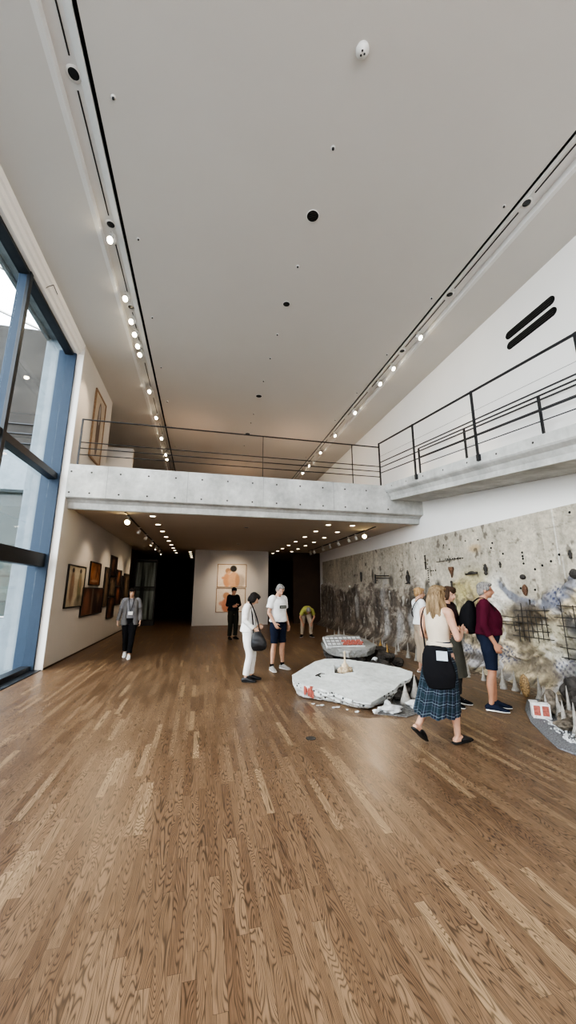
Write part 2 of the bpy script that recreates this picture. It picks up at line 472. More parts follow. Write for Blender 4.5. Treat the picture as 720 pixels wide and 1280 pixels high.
# ------------------------------------------------------------------ outside
M['grass'] = simple('outside_paving', (.20, .215, .22), .8, var=.15)
struct(obj('ground_outside', bx(-40, -3.62, -30, 40, -.3, -.1), M['grass']))
b = bmesh.new(); box(b, -4.0, -3.70, 9.08, 9.5, -.1, 7.72, bevel=.01)
tag(obj('concrete_column', b, M['concrete_out']), 'pale concrete column standing just outside the tall window', 'column')
b = bmesh.new(); box(b, -3.93, -3.64, -8, 9.5, 7.72, 8.3, bevel=.01); box(b, -4.0, -3.94, -8, 9.5, 7.66, 7.80)
tag(obj('concrete_beam', b, mat_concrete('eaves_concrete', (.16, .175, .18), (.27, .295, .30), .5)), 'grey concrete eaves beam running along outside the window top', 'beam')
bd = thing('concrete_building', 'board-marked concrete building facing the window outside', 'building', (-8, 12, 0))
def bpart(n, bb, m):
    o = obj(n, bb, m); o.parent = bd; o.matrix_parent_inverse = Matrix.Translation((8, -12, 0)); return o
bpart('upper_wall', bx(-16, -4.2, 11.5, 11.8, 5.55, 9.6), M['concrete_board'])
bpart('pale_band', bx(-16, -4.2, 11.4, 11.85, 4.4, 5.55), M['concrete_out'])
bpart('glazing', bx(-16, -4.2, 11.75, 11.85, 2.85, 4.4), simple('green_tinted_glazing', (.03, .045, .04), .15, var=.3, scale=.7))
bpart('lower_wall', bx(-16, -4.2, 11.5, 11.85, .95, 2.85), mat_concrete('green_grey_concrete', (.06, .08, .075), (.10, .125, .115), .5, boards=1.5))
bpart('plinth', bx(-16, -4.2, 11.1, 11.85, -.1, .9), M['concrete_out'])
b = bmesh.new()
for i in range(3):
    box(b, -16, -4.2, 11.46, 11.5, 5.8+i*.3, 5.83+i*.3)
bpart('slat_rail', b, M['frame_dark'])
b = bmesh.new()
M['far_lamp'] = mat_emit('far_lamp', (1, .9, .7), 4)
for x in (-5.6, -5.15, -5.3, -5.05):
    b = bmesh.new(); ell(b, (x, 11.78, 3.9+.25*math.sin(x*9)), (.09, .02, .03)); bpart('ceiling_light', b, M['far_lamp'])
# sloping white rafters of the glass canopy against the sky
for i in range(3):
    b = bmesh.new(); bar(b, (-4.3, 7.0+i*2.2, 9.2), (-12, 4.0+i*2.2, 10.6), .05, .08)
    tag(obj('canopy_rafter', b, M['white_metal']), 'thin white canopy rafter crossing the sky outside the window', 'rafter', 'white canopy rafters outside the window')

# ------------------------------------------------------------------ bridge beam
b = bmesh.new()
prof = [(YBR, 4.5), (YBR, 3.72), (YBR+.03, 3.70), (YBR+.12, 3.68), (YBR+.20, 3.62), (YBR+.23, 3.50), (YBR+.25, 3.48), (YBR+.32, 3.48), (YBR+.32, 4.5)]
prism_x(b, prof, XL+.001, XR-.001)
bridge = tag(obj('concrete_bridge', b, M['concrete']), 'pale concrete bridge beam spanning the hall with rows of tie holes', 'bridge')
b = bmesh.new()
Mx = Matrix.Rotation(R(90), 4, 'X')
for z in (4.32, 3.82):
    for x in [-3.05]+[-1.99+.6317*k for k in range(-1, 12)]:
        b = bmesh.new(); lathe(b, [(.022, 0), (.022, .004)], 10, Matrix.Translation((x, YBR-.001, z)) @ Mx)
        obj('tie_hole', b, M['iron'], bridge)
M['joint'] = simple('joint_grey', (.25, .25, .24), .9)
for x in (-2.27, -.44, 1.45, 3.37):
    b = bmesh.new(); box(b, x-.004, x+.004, YBR-.002, YBR+.01, 3.72, 4.5); obj('joint_line', b, M['joint'], bridge)

# ------------------------------------------------------------------ ramp along the right wall
SL = .1255
XF = 4.88
def rz_(y, z9): return z9 + (y-9.0)*SL     # height of an inclined line that is z9 at y=9
def incl(bm, prof, y0, y1):
    a = [bm.verts.new((x, y0, rz_(y0, z))) for x, z in prof]
    c = [bm.verts.new((x, y1, rz_(y1, z))) for x, z in prof]
    n = len(prof)
    for i in range(n): bm.faces.new((a[i], a[(i+1) % n], c[(i+1) % n], c[i]))
    bm.faces.new(a[::-1]); bm.faces.new(c)
b = bmesh.new()
incl(b, [(XF, 4.53), (XF, 4.36), (XF+.02, 4.33), (XF+.10, 4.27), (XF+.15, 4.18), (XF+.16, 4.08), (XR-.002, 4.10), (XR-.002, 4.38), (XF+.14, 4.38), (XF+.14, 4.53)], YB+.5, 8.96)
ramp = tag(obj('concrete_ramp', b, M['concrete']), 'sloping concrete ramp with moulded edge running along the right wall', 'ramp')
b = bmesh.new()
My = Matrix.Rotation(R(-90), 4, 'Y')
for k in range(20):
    y = 8.6-.72*k; b = bmesh.new()
    lathe(b, [(.018, 0), (.018, .003)], 10, Matrix.Translation((XF-.0005, y, rz_(y, 4.44))) @ My)
    obj('tie_hole', b, M['iron'], ramp)

# railings
def railing(name, label):
    return thing(name, label, 'railing')
rb = railing('bridge_railing', 'black metal railing with four horizontal bars along the bridge edge')
for nm, z, r in (('handrail', 5.68, .021), ('rail', 5.09, .012), ('rail', 4.94, .012), ('rail', 4.78, .012)):
    b = bmesh.new(); 
    if nm == 'handrail': box(b, -2.99, 4.82, 9.085, 9.12, z-.012, z+.012, bevel=.003)
    else: rod(b, (-2.99, 9.1, z), (4.82, 9.1, z), r)
    obj(nm, b, M['black'], rb)
for x, w in ((-2.98, .02), (1.44, .007), (3.99, .010), ):
    b = bmesh.new(); box(b, x-w, x+w, 9.09, 9.11, 4.5, 5.68); obj('post', b, M['black'], rb)
rr_ = railing('ramp_railing', 'black metal railing sloping down the open side of the ramp')
ys = [9.12, 7.38, 5.38, 3.38, 1.38, -.62, -2.62, -4.62]
for nm, z9, r in (('handrail', 5.80, .020), ('rail', 5.22, .014), ('rail', 5.07, .014), ('rail', 4.90, .014)):
    b = bmesh.new(); bar(b, (XF, 9.12, rz_(9.12, z9)), (XF, -4.62, rz_(-4.62, z9)), .04 if nm == 'handrail' else .02, .02)
    obj(nm, b, M['black'], rr_)
b = bmesh.new(); rod(b, (XF, 9.12, rz_(9.12, 5.40)), (XF, -4.62, rz_(-4.62, 5.40)), .003, 6); obj('cable', b, M['iron'], rr_)
for i, y in enumerate(ys):
    b = bmesh.new(); zz = rz_(y, 0)
    box(b, XF-.05, XF-.02, y-.022, y+.022, zz+(4.42 if i else 4.50), zz+5.80); 
    if i: box(b, XF-.055, XF+.0, y-.03, y+.03, zz+4.40, zz+4.52)
    obj('post', b, M['black'], rr_)
rw = railing('inner_railing', 'black inner railing on the wall side of the ramp')
XI = 5.86
for z9 in (5.62, 5.36, 5.13):
    b = bmesh.new(); bar(b, (XI, 8.7, rz_(8.7, z9)), (XI, -4.5, rz_(-4.5, z9)), .028 if z9 > 5.5 else .016, .018); obj('rail', b, M['black'], rw)
for y in (8.7, 6.85, 4.9, 2.9, .9, -1.1, -3.1):
    b = bmesh.new(); zz = rz_(y, 0); box(b, XI-.02, XI+.02, y-.018, y+.018, zz+4.38, zz+5.62); obj('post', b, M['black'], rw)

# wall vents
for k, (z0) in enumerate((6.86, 6.62)):
    v = thing('slot_vent', ('upper' if k == 0 else 'lower') + ' of two long rounded black slot vents high on right wall', 'vent', (XR, 5.0, z0), 0)
    b = bmesh.new(); r = .085; n = 10; y0, y1 = -.56, .56; P = []
    for i in range(n+1): P.append((y1-r+r*math.sin(math.pi*i/n), r*math.cos(math.pi*i/n)))
    for i in range(n+1): P.append((y0+r-r*math.sin(math.pi*i/n), -r*math.cos(math.pi*i/n)))
    prism_x(b, P, -.012, -.001); obj('opening', b, M['blackhole'], v)
    b = bmesh.new()
    for i in range(3): box(b, -.018, -.012, y0+.06, y1-.06, -.045+i*.045-.004, -.045+i*.045+.004)
    obj('slat', b, M['iron'], v)

# ------------------------------------------------------------------ ceiling fittings
Mflip = Matrix.Rotation(math.pi, 4, 'X')
def round_fit(name, label, cat, loc, r, kind, group=None):
    t = thing(name, label, cat, (loc[0], loc[1], loc[2]+.003), 0, group)
    b = bmesh.new()
    if kind == 'detector':
        lathe(b, [(r, 0), (r, .02), (r*.9, .035), (r*.55, .045), (r*.5, .06), (0.01, .062)], 28, Mflip); obj('base', b, M['white_metal'], t, True)
        b = bmesh.new()
        for a in range(3): ell(b, (r*.3*math.cos(a*2.1), r*.3*math.sin(a*2.1), -.06), (.012, .012, .006), seg=8)
        obj('sensor', b, M['black'], t)
    elif kind == 'hole':
        lathe(b, [(r, 0), (r*1.12, .0), (r*1.12, .008), (r, .012)], 28, Mflip, cap=False); obj('ring', b, M['trough'], t, True)
        b = bmesh.new(); lathe(b, [(r, .001), (r*.99, .006)], 28, Mflip); obj('opening', b, M['blackhole'], t)
        b = bmesh.new()
        for i in range(5): box(b, -r*.75, r*.75, -r*.6+i*r*.3-.003, -r*.6+i*r*.3+.003, -.012, -.006)
        obj('louvre', b, M['iron'], t)
    else:
        lathe(b, [(r, 0), (r, .006), (r*.6, .012)], 16, Mflip); obj('flange', b, M['trough'], t, True)
        b = bmesh.new(); lathe(b, [(r*.5, .010), (r*.5, .03), (r*.2, .034)], 12, Mflip); obj('nozzle', b, M['black'], t, True)
    return t
round_fit('smoke_detector', 'round cream smoke detector on the ceiling centre line nearest camera', 'smoke detector', (1.5, 2.69, ZC), .075, 'detector')
for y, big in ((4.63, .095), (10.48, .09), (13.4, .09)):
    lab = {4.63: 'large round black ceiling opening nearest the camera', 10.48: 'round black ceiling opening just ahead of the bridge railing', 13.4: 'round black ceiling opening seen through the bridge railing'}[y]
    round_fit('air_outlet', lab, 'air outlet', (1.5, y, ZC), big, 'hole')
round_fit('loudspeaker_grille', 'grey round grille in ceiling centre beyond the large black opening', 'speaker', (1.5, 6.57, ZC), .07, 'hole')
cen = [3.66, 5.61, 7.55, 8.49, 9.6, 11.7, 12.4, 14.6]
for x, y in [(1.5, y) for y in cen]:
    round_fit('sprinkler', 'small dark sprinkler head on the ceiling centre line', 'sprinkler', (x, y, ZC), .035, 's', 'ceiling centre sprinklers')
for x, nm in ((-1.36, 'left'), (4.44, 'right')):
    for k in range(8):
        round_fit('sprinkler', 'small dark sprinkler head beside the %s light trough' % nm, 'sprinkler', (x, 1.85+1.93*k, ZC), .03, 's', 'sprinklers beside the %s trough' % nm)

ZT = ZC+.10     # trough roof
for nm, xt in (('left', -1.80), ('right', 4.83)):
    for k in range(11):
        yc = 1.80+1.915*k
        b = bmesh.new(); box(b, xt-.008, xt+.008, yc+.16, yc+1.915-.16, ZT-.010, ZT+.003)
        tag(obj('lighting_track', b, M['black']), 'thin black lighting track segment in the %s ceiling trough' % nm, 'track', '%s trough track segments' % nm)
        if yc < 8:
            t = thing('recessed_downlight', 'unlit round downlight recessed in the %s ceiling trough' % nm, 'downlight', (xt, yc, ZT), 0, '%s trough downlights' % nm)
            b = bmesh.new(); lathe(b, [(.062, .0), (.088, .002), (.088, .010), (.062, .012)], 28, Mflip, cap=False); obj('trim_ring', b, M['white_metal'], t, True)
            b = bmesh.new(); lathe(b, [(.062, .003), (.05, .009)], 24, Mflip); obj('lens', b, M['lens_off'], t)

def spot_proto(mat_l, scale=1.0, tilt=28):
    t = thing('track_spotlight', 'x', 'spotlight')
    b = bmesh.new(); box(b, -.02, .02, -.05, .05, -.025, 0); rod(b, (0, 0, -.02), (0, 0, -.09), .01); obj('stem', b, M['white_metal'], t)
    A = Matrix.Translation((0, 0, -.14)) @ Matrix.Rotation(R(tilt), 4, 'X') @ Mflip
    b = bmesh.new(); lathe(b, [(.028*scale, -.07), (.05*scale, -.05), (.056*scale, .0), (.060*scale, .07), (.052*scale, .072), (.045*scale, .03)], 18, A); h = obj('head', b, M['white_metal'], t, True)
    b = bmesh.new(); lathe(b, [(.048*scale, .060), (.046*scale, .066), (.02*scale, .075)], 18, A); obj('lens', b, mat_l, t)
    return t
pr = spot_proto(M['lamp'], 1.1, 48)
first = True
def place_spot(x, y, z, rz, lab, grp, proto=None):
    global first
    proto = proto or pr
    if proto.get('used'): o = copy_tree(proto)
    else: o = proto; proto['used'] = 1
    o.location = (x, y, z); o.rotation_euler = (0, 0, rz)
    o['label'] = lab; o['group'] = grp
    return o
SL_Y = [5.8, 7.14, 7.82, 8.26, 8.70, 9.04, 10.87, 12.66, 14.49, 16.34, 16.97]
for y in SL_Y: place_spot(-1.80, y, ZT-.01, R(150), 'lit white track spotlight in the left ceiling trough', 'left trough spotlights')
SR_Y = [6.81, 8.1, 8.88, 10.72, 12.66, 14.52, 16.29, 17.47]
for y in SR_Y: place_spot(4.83, y, ZT-.01, R(-150), 'lit white track spotlight in the right ceiling trough', 'right trough spotlights')
del pr['used']

# beneath the bridge
for nm, xs, yy in (('left', -1.34, [10.06, 11.35, 12.67, 14.0, 15.14, 16.48, 17.72, 18.79, 19.99]), ('inner right', 3.64, [10.25, 11.5, 12.84, 14.2, 15.46, 16.74, 17.84, 19.08]), ('outer right', 4.40, [10.21, 11.5, 12.87, 14.18, 15.44, 16.74, 18.0]), ('passage', -.62, [19.3, 20.4, 21.5, 22.6])):
    for y in yy:
        t = thing('recessed_downlight', 'lit round downlight in the %s row of the lower ceiling' % nm, 'downlight', (xs, y, ZL), 0, '%s row downlights of the lower ceiling' % nm)
        b = bmesh.new(); lathe(b, [(.075, 0), (.095, .001), (.095, .008), (.075, .010)], 22, Mflip, cap=False); obj('trim_ring', b, M['white_metal'], t, True)
        b = bmesh.new(); lathe(b, [(.075, .001), (.07, .007)], 22, Mflip); obj('lens', b, M['lamp_dim'], t)
for nm, x, y0, y1 in (('left', -1.95, 9.7, 19.2), ('right', 5.16, 10.2, 17.5)):
    b = bmesh.new(); box(b, x-.018, x+.018, y0, y1, ZL-.025, ZL)
    tag(obj('lighting_track', b, M['black']), 'long black lighting track on the %s side of the lower ceiling' % nm, 'track')
pd = spot_proto(M['lens_off']); po = spot_proto(M['lamp']); pb = spot_proto(M['lamp_big'], 1.25, 62)
ZS = ZL-.02
place_spot(-1.95, 10.15, ZS, R(170), 'bright yellow glowing spotlight at front of the left lower track', 'x', pb)
for y, on in ((11.9, 0), (13.4, 0), (15.0, 1), (16.5, 1), (17.6, 0), (18.7, 1)):
    place_spot(-1.95, y, ZS, R(90), ('lit' if on else 'unlit') + ' white spotlight on the left lower track', ('lit' if on else 'unlit')+' spotlights of the left lower track', po if on else pd)
o = place_spot(5.20, 11.1, ZS, R(150), 'bright glowing spotlight at front of the right lower track', 'x', pb)
for y in (11.7, 12.35, 13.4, 14.4, 15.3, 16.6, 17.2):
    place_spot(5.16, y, ZS, R(-90), 'unlit white spotlight on the right lower track', 'unlit spotlights of the right lower track', pd)
for o in bpy.data.objects:
    if o.get('group') == 'x': del o['group']
    if o.get('used'): del o['used']
for x, y in ((1.3, 11.3), (1.45, 15.5)):
    round_fit('air_outlet', 'dark round outlet in the lower ceiling, %s the bridge' % ('just behind' if y < 12 else 'far behind'), 'air outlet', (x, y, ZL), .07, 'hole')

# ------------------------------------------------------------------ paintings
def canvas(name, w, h, fn, parent, nx=48, y=0.0):
    ny = max(8, int(nx*h/w)); me = bpy.data.meshes.new(name)
    u = np.linspace(0, 1, nx+1); v = np.linspace(0, 1, ny+1); U, V = np.meshgrid(u, v)
    co = np.stack([(U-.5)*w, np.full_like(U, y), V*h], -1).reshape(-1, 3)
    idx = np.arange((nx+1)*(ny+1)).reshape(ny+1, nx+1)
    f = np.stack([idx[:-1, :-1], idx[:-1, 1:], idx[1:, 1:], idx[1:, :-1]], -1).reshape(-1, 4)
    me.from_pydata(co.tolist(), [], f.tolist())
    col = np.clip(fn(U, V), 0, 1).reshape(-1, 3)
    a = me.color_attributes.new('Col', 'FLOAT_COLOR', 'POINT')
    a.data.foreach_set('color', np.concatenate([col, np.ones((len(col), 1))], 1).ravel())
    return link_mesh(name, me, M['canvas'], parent)
def blob(U, V, cx, cy, rx, ry, soft=.3):
    d = np.sqrt(((U-cx)/rx)**2+((V-cy)/ry)**2); return 1-sstep(1-soft, 1+soft, d)
def lay(c, m, col): return c*(1-m[..., None])+np.array(col)*m[..., None]
def bgc(U, V, a, b, s=0, fx=3, fy=3):
    n = fbm(U*fx, V*fy, s)[..., None]; n = np.clip((n-.3)*2.2, 0, 1); return np.array(a)*(1-n)+np.array(b)*n
def p_two_fig(U, V):
    c = bgc(U, V, (.45, .38, .28), (.62, .55, .42), 1)
    for cx, k in ((.27, 0), (.72, 1)):
        c = lay(c, blob(U, V, cx, .48, .12, .40)*.75, (.20, .10, .06) if k == 0 else (.13, .13, .06))
        c = lay(c, blob(U, V, cx, .90, .07, .06), (.06, .04, .03))
        c = lay(c, blob(U, V, cx+.02, .62, .06, .15)*.6, (.42, .25, .15))
    return lay(c, blob(U, V, .80, .08, .3, .2)*.6, (.03, .03, .02))
def p_orange(U, V):
    c = bgc(U, V, (.20, .06, .02), (.42, .17, .06), 2)
    c = lay(c, blob(U, V, .5, .40, .34, .25)*.8, (.50, .22, .09)); c = lay(c, blob(U, V, .5, .16, .35, .06)*.8, (.55, .34, .2))
    c = lay(c, blob(U, V, .45, .62, .15, .25)*.6, (.55, .26, .12))
    return lay(c, blob(U, V, .62, .45, .05, .2)*.7, (.12, .03, .01))
def p_dark(s, tone=(.16, .06, .03)):
    def f(U, V):
        c = bgc(U, V, (.02, .012, .01), tone, s, 2.5, 4)
        c = lay(c, blob(U, V, .45+.1*math.sin(s), .55, .22, .36)*.6, tuple(t*1.9 for t in tone))
        c = lay(c, blob(U, V, .48, .78, .10, .10)*.6, tuple(t*2.6 for t in tone))
        return lay(c, blob(U, V, .8, .3, .2, .4)*.7, (.01, .01, .01))
    return f
def p_diptych(U, V):
    c = bgc(U, V, (.06, .025, .015), (.20, .08, .045), 5)
    c = lay(c, blob(U, V, .22, .5, .12, .45)*.6, (.30, .13, .08)); c = lay(c, (np.abs(U-.47) < .05)*.7, (.22, .17, .13))
    c = lay(c, blob(U, V, .75, .62, .1, .2)*.7, (.22, .13, .08)); c = lay(c, blob(U, V, .62, .3, .12, .5)*.8, (.012, .01, .01))
    return lay(c, blob(U, V, .9, .3, .12, .4)*.6, (.015, .01, .01))
def p_backs(U, V):
    c = bgc(U, V, (.72, .64, .54), (.80, .72, .62), 6, 2, 2)
    c = lay(c, blob(U, V, .80, .25, .16, .30)*.55, (.30, .24, .20))
    c = lay(c, blob(U, V, .36, .72, .10, .13, .2), (.42, .24, .14)); c = lay(c, blob(U, V, .33, .30, .14, .32, .2), (.62, .33, .18))
    c = lay(c, blob(U, V, .18, .40, .05, .06)*.9, (.60, .30, .16))
    c = lay(c, blob(U, V, .57, .30, .20, .38, .15), (.66, .40, .24)); c = lay(c, blob(U, V, .70, .30, .08, .3)*.5, (.35, .18, .10))
    c = lay(c, blob(U, V, .40, .62, .07, .10)*.6, (.74, .45, .28))
    c = lay(c, blob(U, V, .55, .82, .12, .15, .12), (.012, .01, .01))
    return c
def p_single(U, V):
    c = bgc(U, V, (.70, .63, .54), (.78, .71, .62), 8, 2, 2)
    c = lay(c, blob(U, V, .34, .70, .12, .15, .2), (.46, .25, .14)); c = lay(c, blob(U, V, .34, .28, .16, .32, .2), (.55, .24, .15))
    return lay(c, blob(U, V, .18, .36, .10, .10)*.8, (.60, .28, .18))
def p_tall(s):
    def f(U, V):
        c = bgc(U, V, (.05, .03, .02), (.22, .15, .09), s, 3, 5)
        c = lay(c, blob(U, V, .5, .45, .2, .38)*.7, (.34, .24, .15)); return lay(c, blob(U, V, .5, .80, .1, .08)*.8, (.40, .28, .18))
    return f

def painting(label, w, h, fn, loc, rz, fw=.03, fm=None, depth=.04, grp=None):
    t = thing('painting', label, 'painting', loc, rz, grp)
    b = bmesh.new()
    for a in ((-w/2, w/2, h-fw, h), (-w/2, w/2, 0, fw), (-w/2, -w/2+fw, fw, h-fw), (w/2-fw, w/2, fw, h-fw)):
        box(b, a[0], a[1], -depth, 0, a[2], a[3])
    box(b, -w/2+fw, w/2-fw, -.008, 0, fw, h-fw)
    obj('frame', b, fm or M['frame_black'], t)
    c = canvas('canvas', w-2*fw, h-2*fw, fn, t, y=-.022); c.location = (0, 0, fw)
    return t
XW = XL+.004
LP = [  # y0,y1,z0,z1, fn, label
 (9.75, 11.1, 1.20, 2.24, p_two_fig, 'black-framed painting of two standing figures on beige, nearest the window'),
 (11.5, 12.62, 1.76, 2.44, p_orange, 'small orange-brown painting hung above the dark wide one'),
 (11.02, 13.18, .92, 1.70, p_diptych, 'wide dark brown painting hung low beside the two-figure painting'),
 (13.22, 13.84, 1.08, 2.38, p_tall(11), 'tall narrow dark painting right of the wide brown one'),
 (13.88, 14.82, 2.12, 2.83, p_dark(12), 'topmost dark brown painting of the left wall cluster'),
 (13.92, 14.84, 1.40, 2.11, p_tall(13), 'painting of a pale figure in the middle of the left wall column'),
 (13.95, 14.95, .67, 1.39, p_dark(14), 'lowest dark red-brown painting of the left wall column'),
 (14.90, 15.78, 1.78, 2.39, p_dark(15, (.22, .09, .04)), 'upper red-brown painting just right of the column'),
 (15.0, 15.98, 1.08, 1.77, p_dark(16, (.20, .07, .035)), 'lower red-brown painting just right of the column'),
 (16.04, 16.30, 1.3, 2.2, p_dark(17), 'very narrow dark painting near the end of left wall'),
 (16.36, 17.50, 1.24, 2.31, p_tall(18), 'tan and dark framed painting last on the left wall'),
]
for y0, y1, z0, z1, fn, lab in LP:
    painting(lab, y1-y0, z1-z0, fn, (XW, (y0+y1)/2, z0), R(90))
painting('tall wood-framed picture on the upper left wall behind the railing', 1.05, 2.0, lambda U, V: lay(lay(bgc(U, V, (.50, .42, .34), (.58, .50, .40), 20), blob(U, V, .5, .5, .18, .42, .05), (.12, .08, .06)), blob(U, V, .5, .72, .08, .16, .1), (.35, .33, .32)), (XW, 10.72, 5.15), R(90), .05, M['frame_wood'])
# free-standing white panel with two paintings
YP = 18.25
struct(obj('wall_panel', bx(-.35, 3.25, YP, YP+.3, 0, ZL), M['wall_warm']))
painting('upper painting of two people seen from behind, on the end panel', 1.42, 1.12, p_backs, (1.45, YP-.004, 1.76), 0, .03, M['frame_wood'])
painting('lower painting of a single figure on the end panel, partly hidden', 1.42, 1.12, p_single, (1.43, YP-.004, .60), 0, .03, M['frame_wood'])
# glazed display cabinet at the end of the left wall
t = thing('display_cabinet', 'tall dark display cabinet with pale streaked glass at the left wall end', 'cabinet', (-2.62, 18.9, 0))
b = bmesh.new(); box(b, -.5, .5, 0, .4, 0, .25); box(b, -.5, .5, 0, .4, 3.0, 3.1); box(b, -.5, -.44, 0, .4, .25, 3.0); box(b, .44, .5, 0, .4, .25, 3.0); box(b, -.44, .44, .36, .4, .25, 3.0); box(b, -.44, .44, .02, .34, 1.75, 1.80)
obj('frame', b, M['frame_black'], t)
c = canvas('glass_panel', .86, 2.7, lambda U, V: np.clip(bgc(U, V, (.01, .015, .012), (.30, .34, .30), 31, 9, 2), 0, 1)*(.35+.65*(1-(np.abs(V-.52) < .03)))[..., None], t, y=.05); c.location = (0, 0, .27)

# ------------------------------------------------------------------ mural relief
def build_mural():
    y0, y1, zt = 1.2, 17.8, 3.03
    ny, nz = 820, 150
    Y, Z = np.meshgrid(np.linspace(y0, y1, ny+1), np.linspace(0, zt, nz+1))
    n1 = fbm(Y*.8, Z*.8, 1, 5); n2 = fbm(Y*3, Z*3, 2, 5); n3 = fbm(Y*10, Z*10, 3, 3); nv = fbm(Y*5, Z*.9, 4, 4)
    def wr(s, sc=3.5):   # wandering coordinates for curl like folds
        return fbm(Y*sc+3*fbm(Y*1.3, Z*1.3, s+9, 3), Z*sc+3*fbm(Y*1.3+7, Z*1.3+3, s+19, 3), s, 4)
    w1 = wr(5); w2 = wr(6, 6)
    n4 = fbm(Y*24, Z*24, 33, 2)
    base = np.array([.50, .455, .37])*(1+.55*(n1-.5)+.45*(n2-.5)+.2*(n3-.5)+.1*(n4-.5))[..., None]
    strk = sstep(.55, .75, fbm(Y*9, Z*.7, 41, 3)); base = base*(1-.22*strk*sstep(.3, .7, n1+.1))[..., None]
    far = sstep(7.6, 9.2, Y)
    c = base.copy()
    # upper boundary of the reliefs
    zb = np.interp(Y, [1, 3.6, 4.4, 4.9, 5.3, 5.8, 6.2, 6.6, 7.2, 7.8, 8.5, 9.3, 10.5, 12, 14, 18], [1.9, 1.9, 2.0, 1.95, 1.6, 1.38, 1.55, 1.85, 1.95, 1.75, 1.55, 1.75, 1.6, 1.9, 1.75, 1.8])
    zb = zb + .35*(fbm(Y*2.2, Z*0+3, 7, 3)-.5) + .45*(n2-.5) + .4*far*(nv-.5)
    rel = sstep(-.05, .12, zb-Z)
    q1 = fbm(Y*1.1, Z*1.3, 61, 3); q2 = fbm(Y*1.1+5, Z*1.3+8, 62, 3)
    fold = np.sin(26*fbm(Y*1.0+2.2*q1, Z*1.2+2.2*q2, 63, 2)+5*(n2-.5))*.5+.5
    near_col = np.array([.55, .465, .325])*(1+1.5*(w1-.5)+.8*(n3-.5)+.5*(w2-.5))[..., None]*(.50+.60*fold)[..., None]  # light and dark shading of the folds is painted into the colour
    white = sstep(.55, .64, wr(8, 2.0))*sstep(1.5, 1.1, Z)
    near_col = near_col*(1-white[..., None])+np.array([.68, .66, .65])*(.70+.36*fold)[..., None]*white[..., None]
    w3 = wr(14, 4.5); w4 = wr(15, 9)
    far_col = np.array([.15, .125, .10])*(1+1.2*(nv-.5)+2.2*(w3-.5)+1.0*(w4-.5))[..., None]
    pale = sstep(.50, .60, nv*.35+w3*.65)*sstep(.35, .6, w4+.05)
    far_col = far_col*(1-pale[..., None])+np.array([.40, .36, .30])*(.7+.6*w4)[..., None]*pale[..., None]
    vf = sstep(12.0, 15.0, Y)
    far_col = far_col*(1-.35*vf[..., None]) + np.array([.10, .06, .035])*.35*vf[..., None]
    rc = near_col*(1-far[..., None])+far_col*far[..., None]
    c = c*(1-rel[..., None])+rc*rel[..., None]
    # dark contour lines of folds
    ridge = np.abs(w1-.5); line = (1-sstep(.0, .03, ridge))*rel*sstep(.35, .6, n2+.08)
    ridge2 = np.abs(w2-.52); line2 = (1-sstep(.0, .02, ridge2))*rel*.6
    c = lay(c, np.clip(line*.95, 0, 1), (.07, .055, .045)); c = lay(c, np.clip(line2*.75, 0, 1), (.12, .10, .085))
    # yellow field
    c = lay(c, np.clip(blob(Y, Z, 7.15, 1.55, .62, .50, .5)*(.35+.6*n2), 0, 1), (.50, .43, .20))
    c = lay(c, blob(Y, Z, 7.6, 1.25, .3, .3, .6)*.4, (.46, .42, .22))
    c = lay(c, np.clip(blob(Y, Z, 6.55, 1.55, .35, .42, .4)*(.4+.6*w2)*1.2, 0, 1), (.70, .67, .60))
    # blue-grey arc
    arcz = .14*(n2-.5)+np.interp(Y, [4.4, 4.7, 5.1, 5.5, 5.9, 6.25, 6.45], [2.05, 1.85, 1.50, 1.36, 1.40, 1.58, 1.78])
    aw = .10+.10*blob(Y, Z, 5.0, 1.5, .4, .4, .5)
    arc = (1-sstep(.5, 1.2, np.abs(Z-arcz)/aw))*sstep(4.3, 4.6, Y)*(1-sstep(6.4, 6.6, Y))*np.clip(.4+1.2*(n3-.2), 0, 1)
    c = lay(c, np.clip(arc*1.3, 0, .92), (.20, .21, .25))
    c = lay(c, blob(Y, Z, 4.55, 1.85, .25, .22, .4)*.6, (.62, .62, .66))
    # teal, patterned and dark regions to the lower right
    teal = sstep(5.15, 4.85, Y)*sstep(1.35, .95, Z+.3*(n2-.5)); c = lay(c, np.clip(teal*(.75+.4*n2), 0, 1), (.15, .185, .19))
    cell = (np.sin(Y*62+6*n2)*np.sin(Z*58+Y*20+6*n1)); dots = sstep(.15, .4, cell)
    for cy, cz, ry, rz2 in ((6.35, .42, .30, .18), (5.0, .40, .35, .25), (7.3, .32, .3, .15), (5.15, 1.55, .18, .18)):
        z_ = blob(Y, Z, cy, cz, ry, rz2, .4); c = lay(c, z_*dots*.9, (.07, .08, .15)); c = lay(c, z_*(1-dots)*.25, (.46, .46, .50))
    dk = blob(Y, Z, 5.65, 1.02, .36, .36, .15)*sstep(.30, .42, n2); c = lay(c, np.clip(dk*.9, 0, 1), (.105, .08, .055))
    dk2 = blob(Y, Z, 5.95, 1.28, .20, .14, .3); c = lay(c, dk2*.7, (.14, .12, .10))
    dk3 = blob(Y, Z, 4.95, .95, .12, .3, .3); c = lay(c, dk3*.8, (.11, .10, .10))
    c = lay(c, blob(Y, Z, 5.3, .78, .42, .30, .2)*.6, (.64, .59, .44))
    for cy, cz, ry, rz2 in ((7.6, .7, .12, .35), (8.0, 1.2, .1, .3), (6.75, 1.0, .10, .25), (6.2, .75, .3, .05), (6.05, 1.15, .06, .3), (5.1, .75, .3, .05), (4.6, .6, .1, .4), (7.0, .25, .5, .08), (5.6, .3, .5, .10), (4.5, 1.2, .2, .2)):
        c = lay(c, blob(Y, Z, cy, cz, ry, rz2, .5)*np.clip(w1*1.6-.2, 0, .8), (.09, .075, .06))
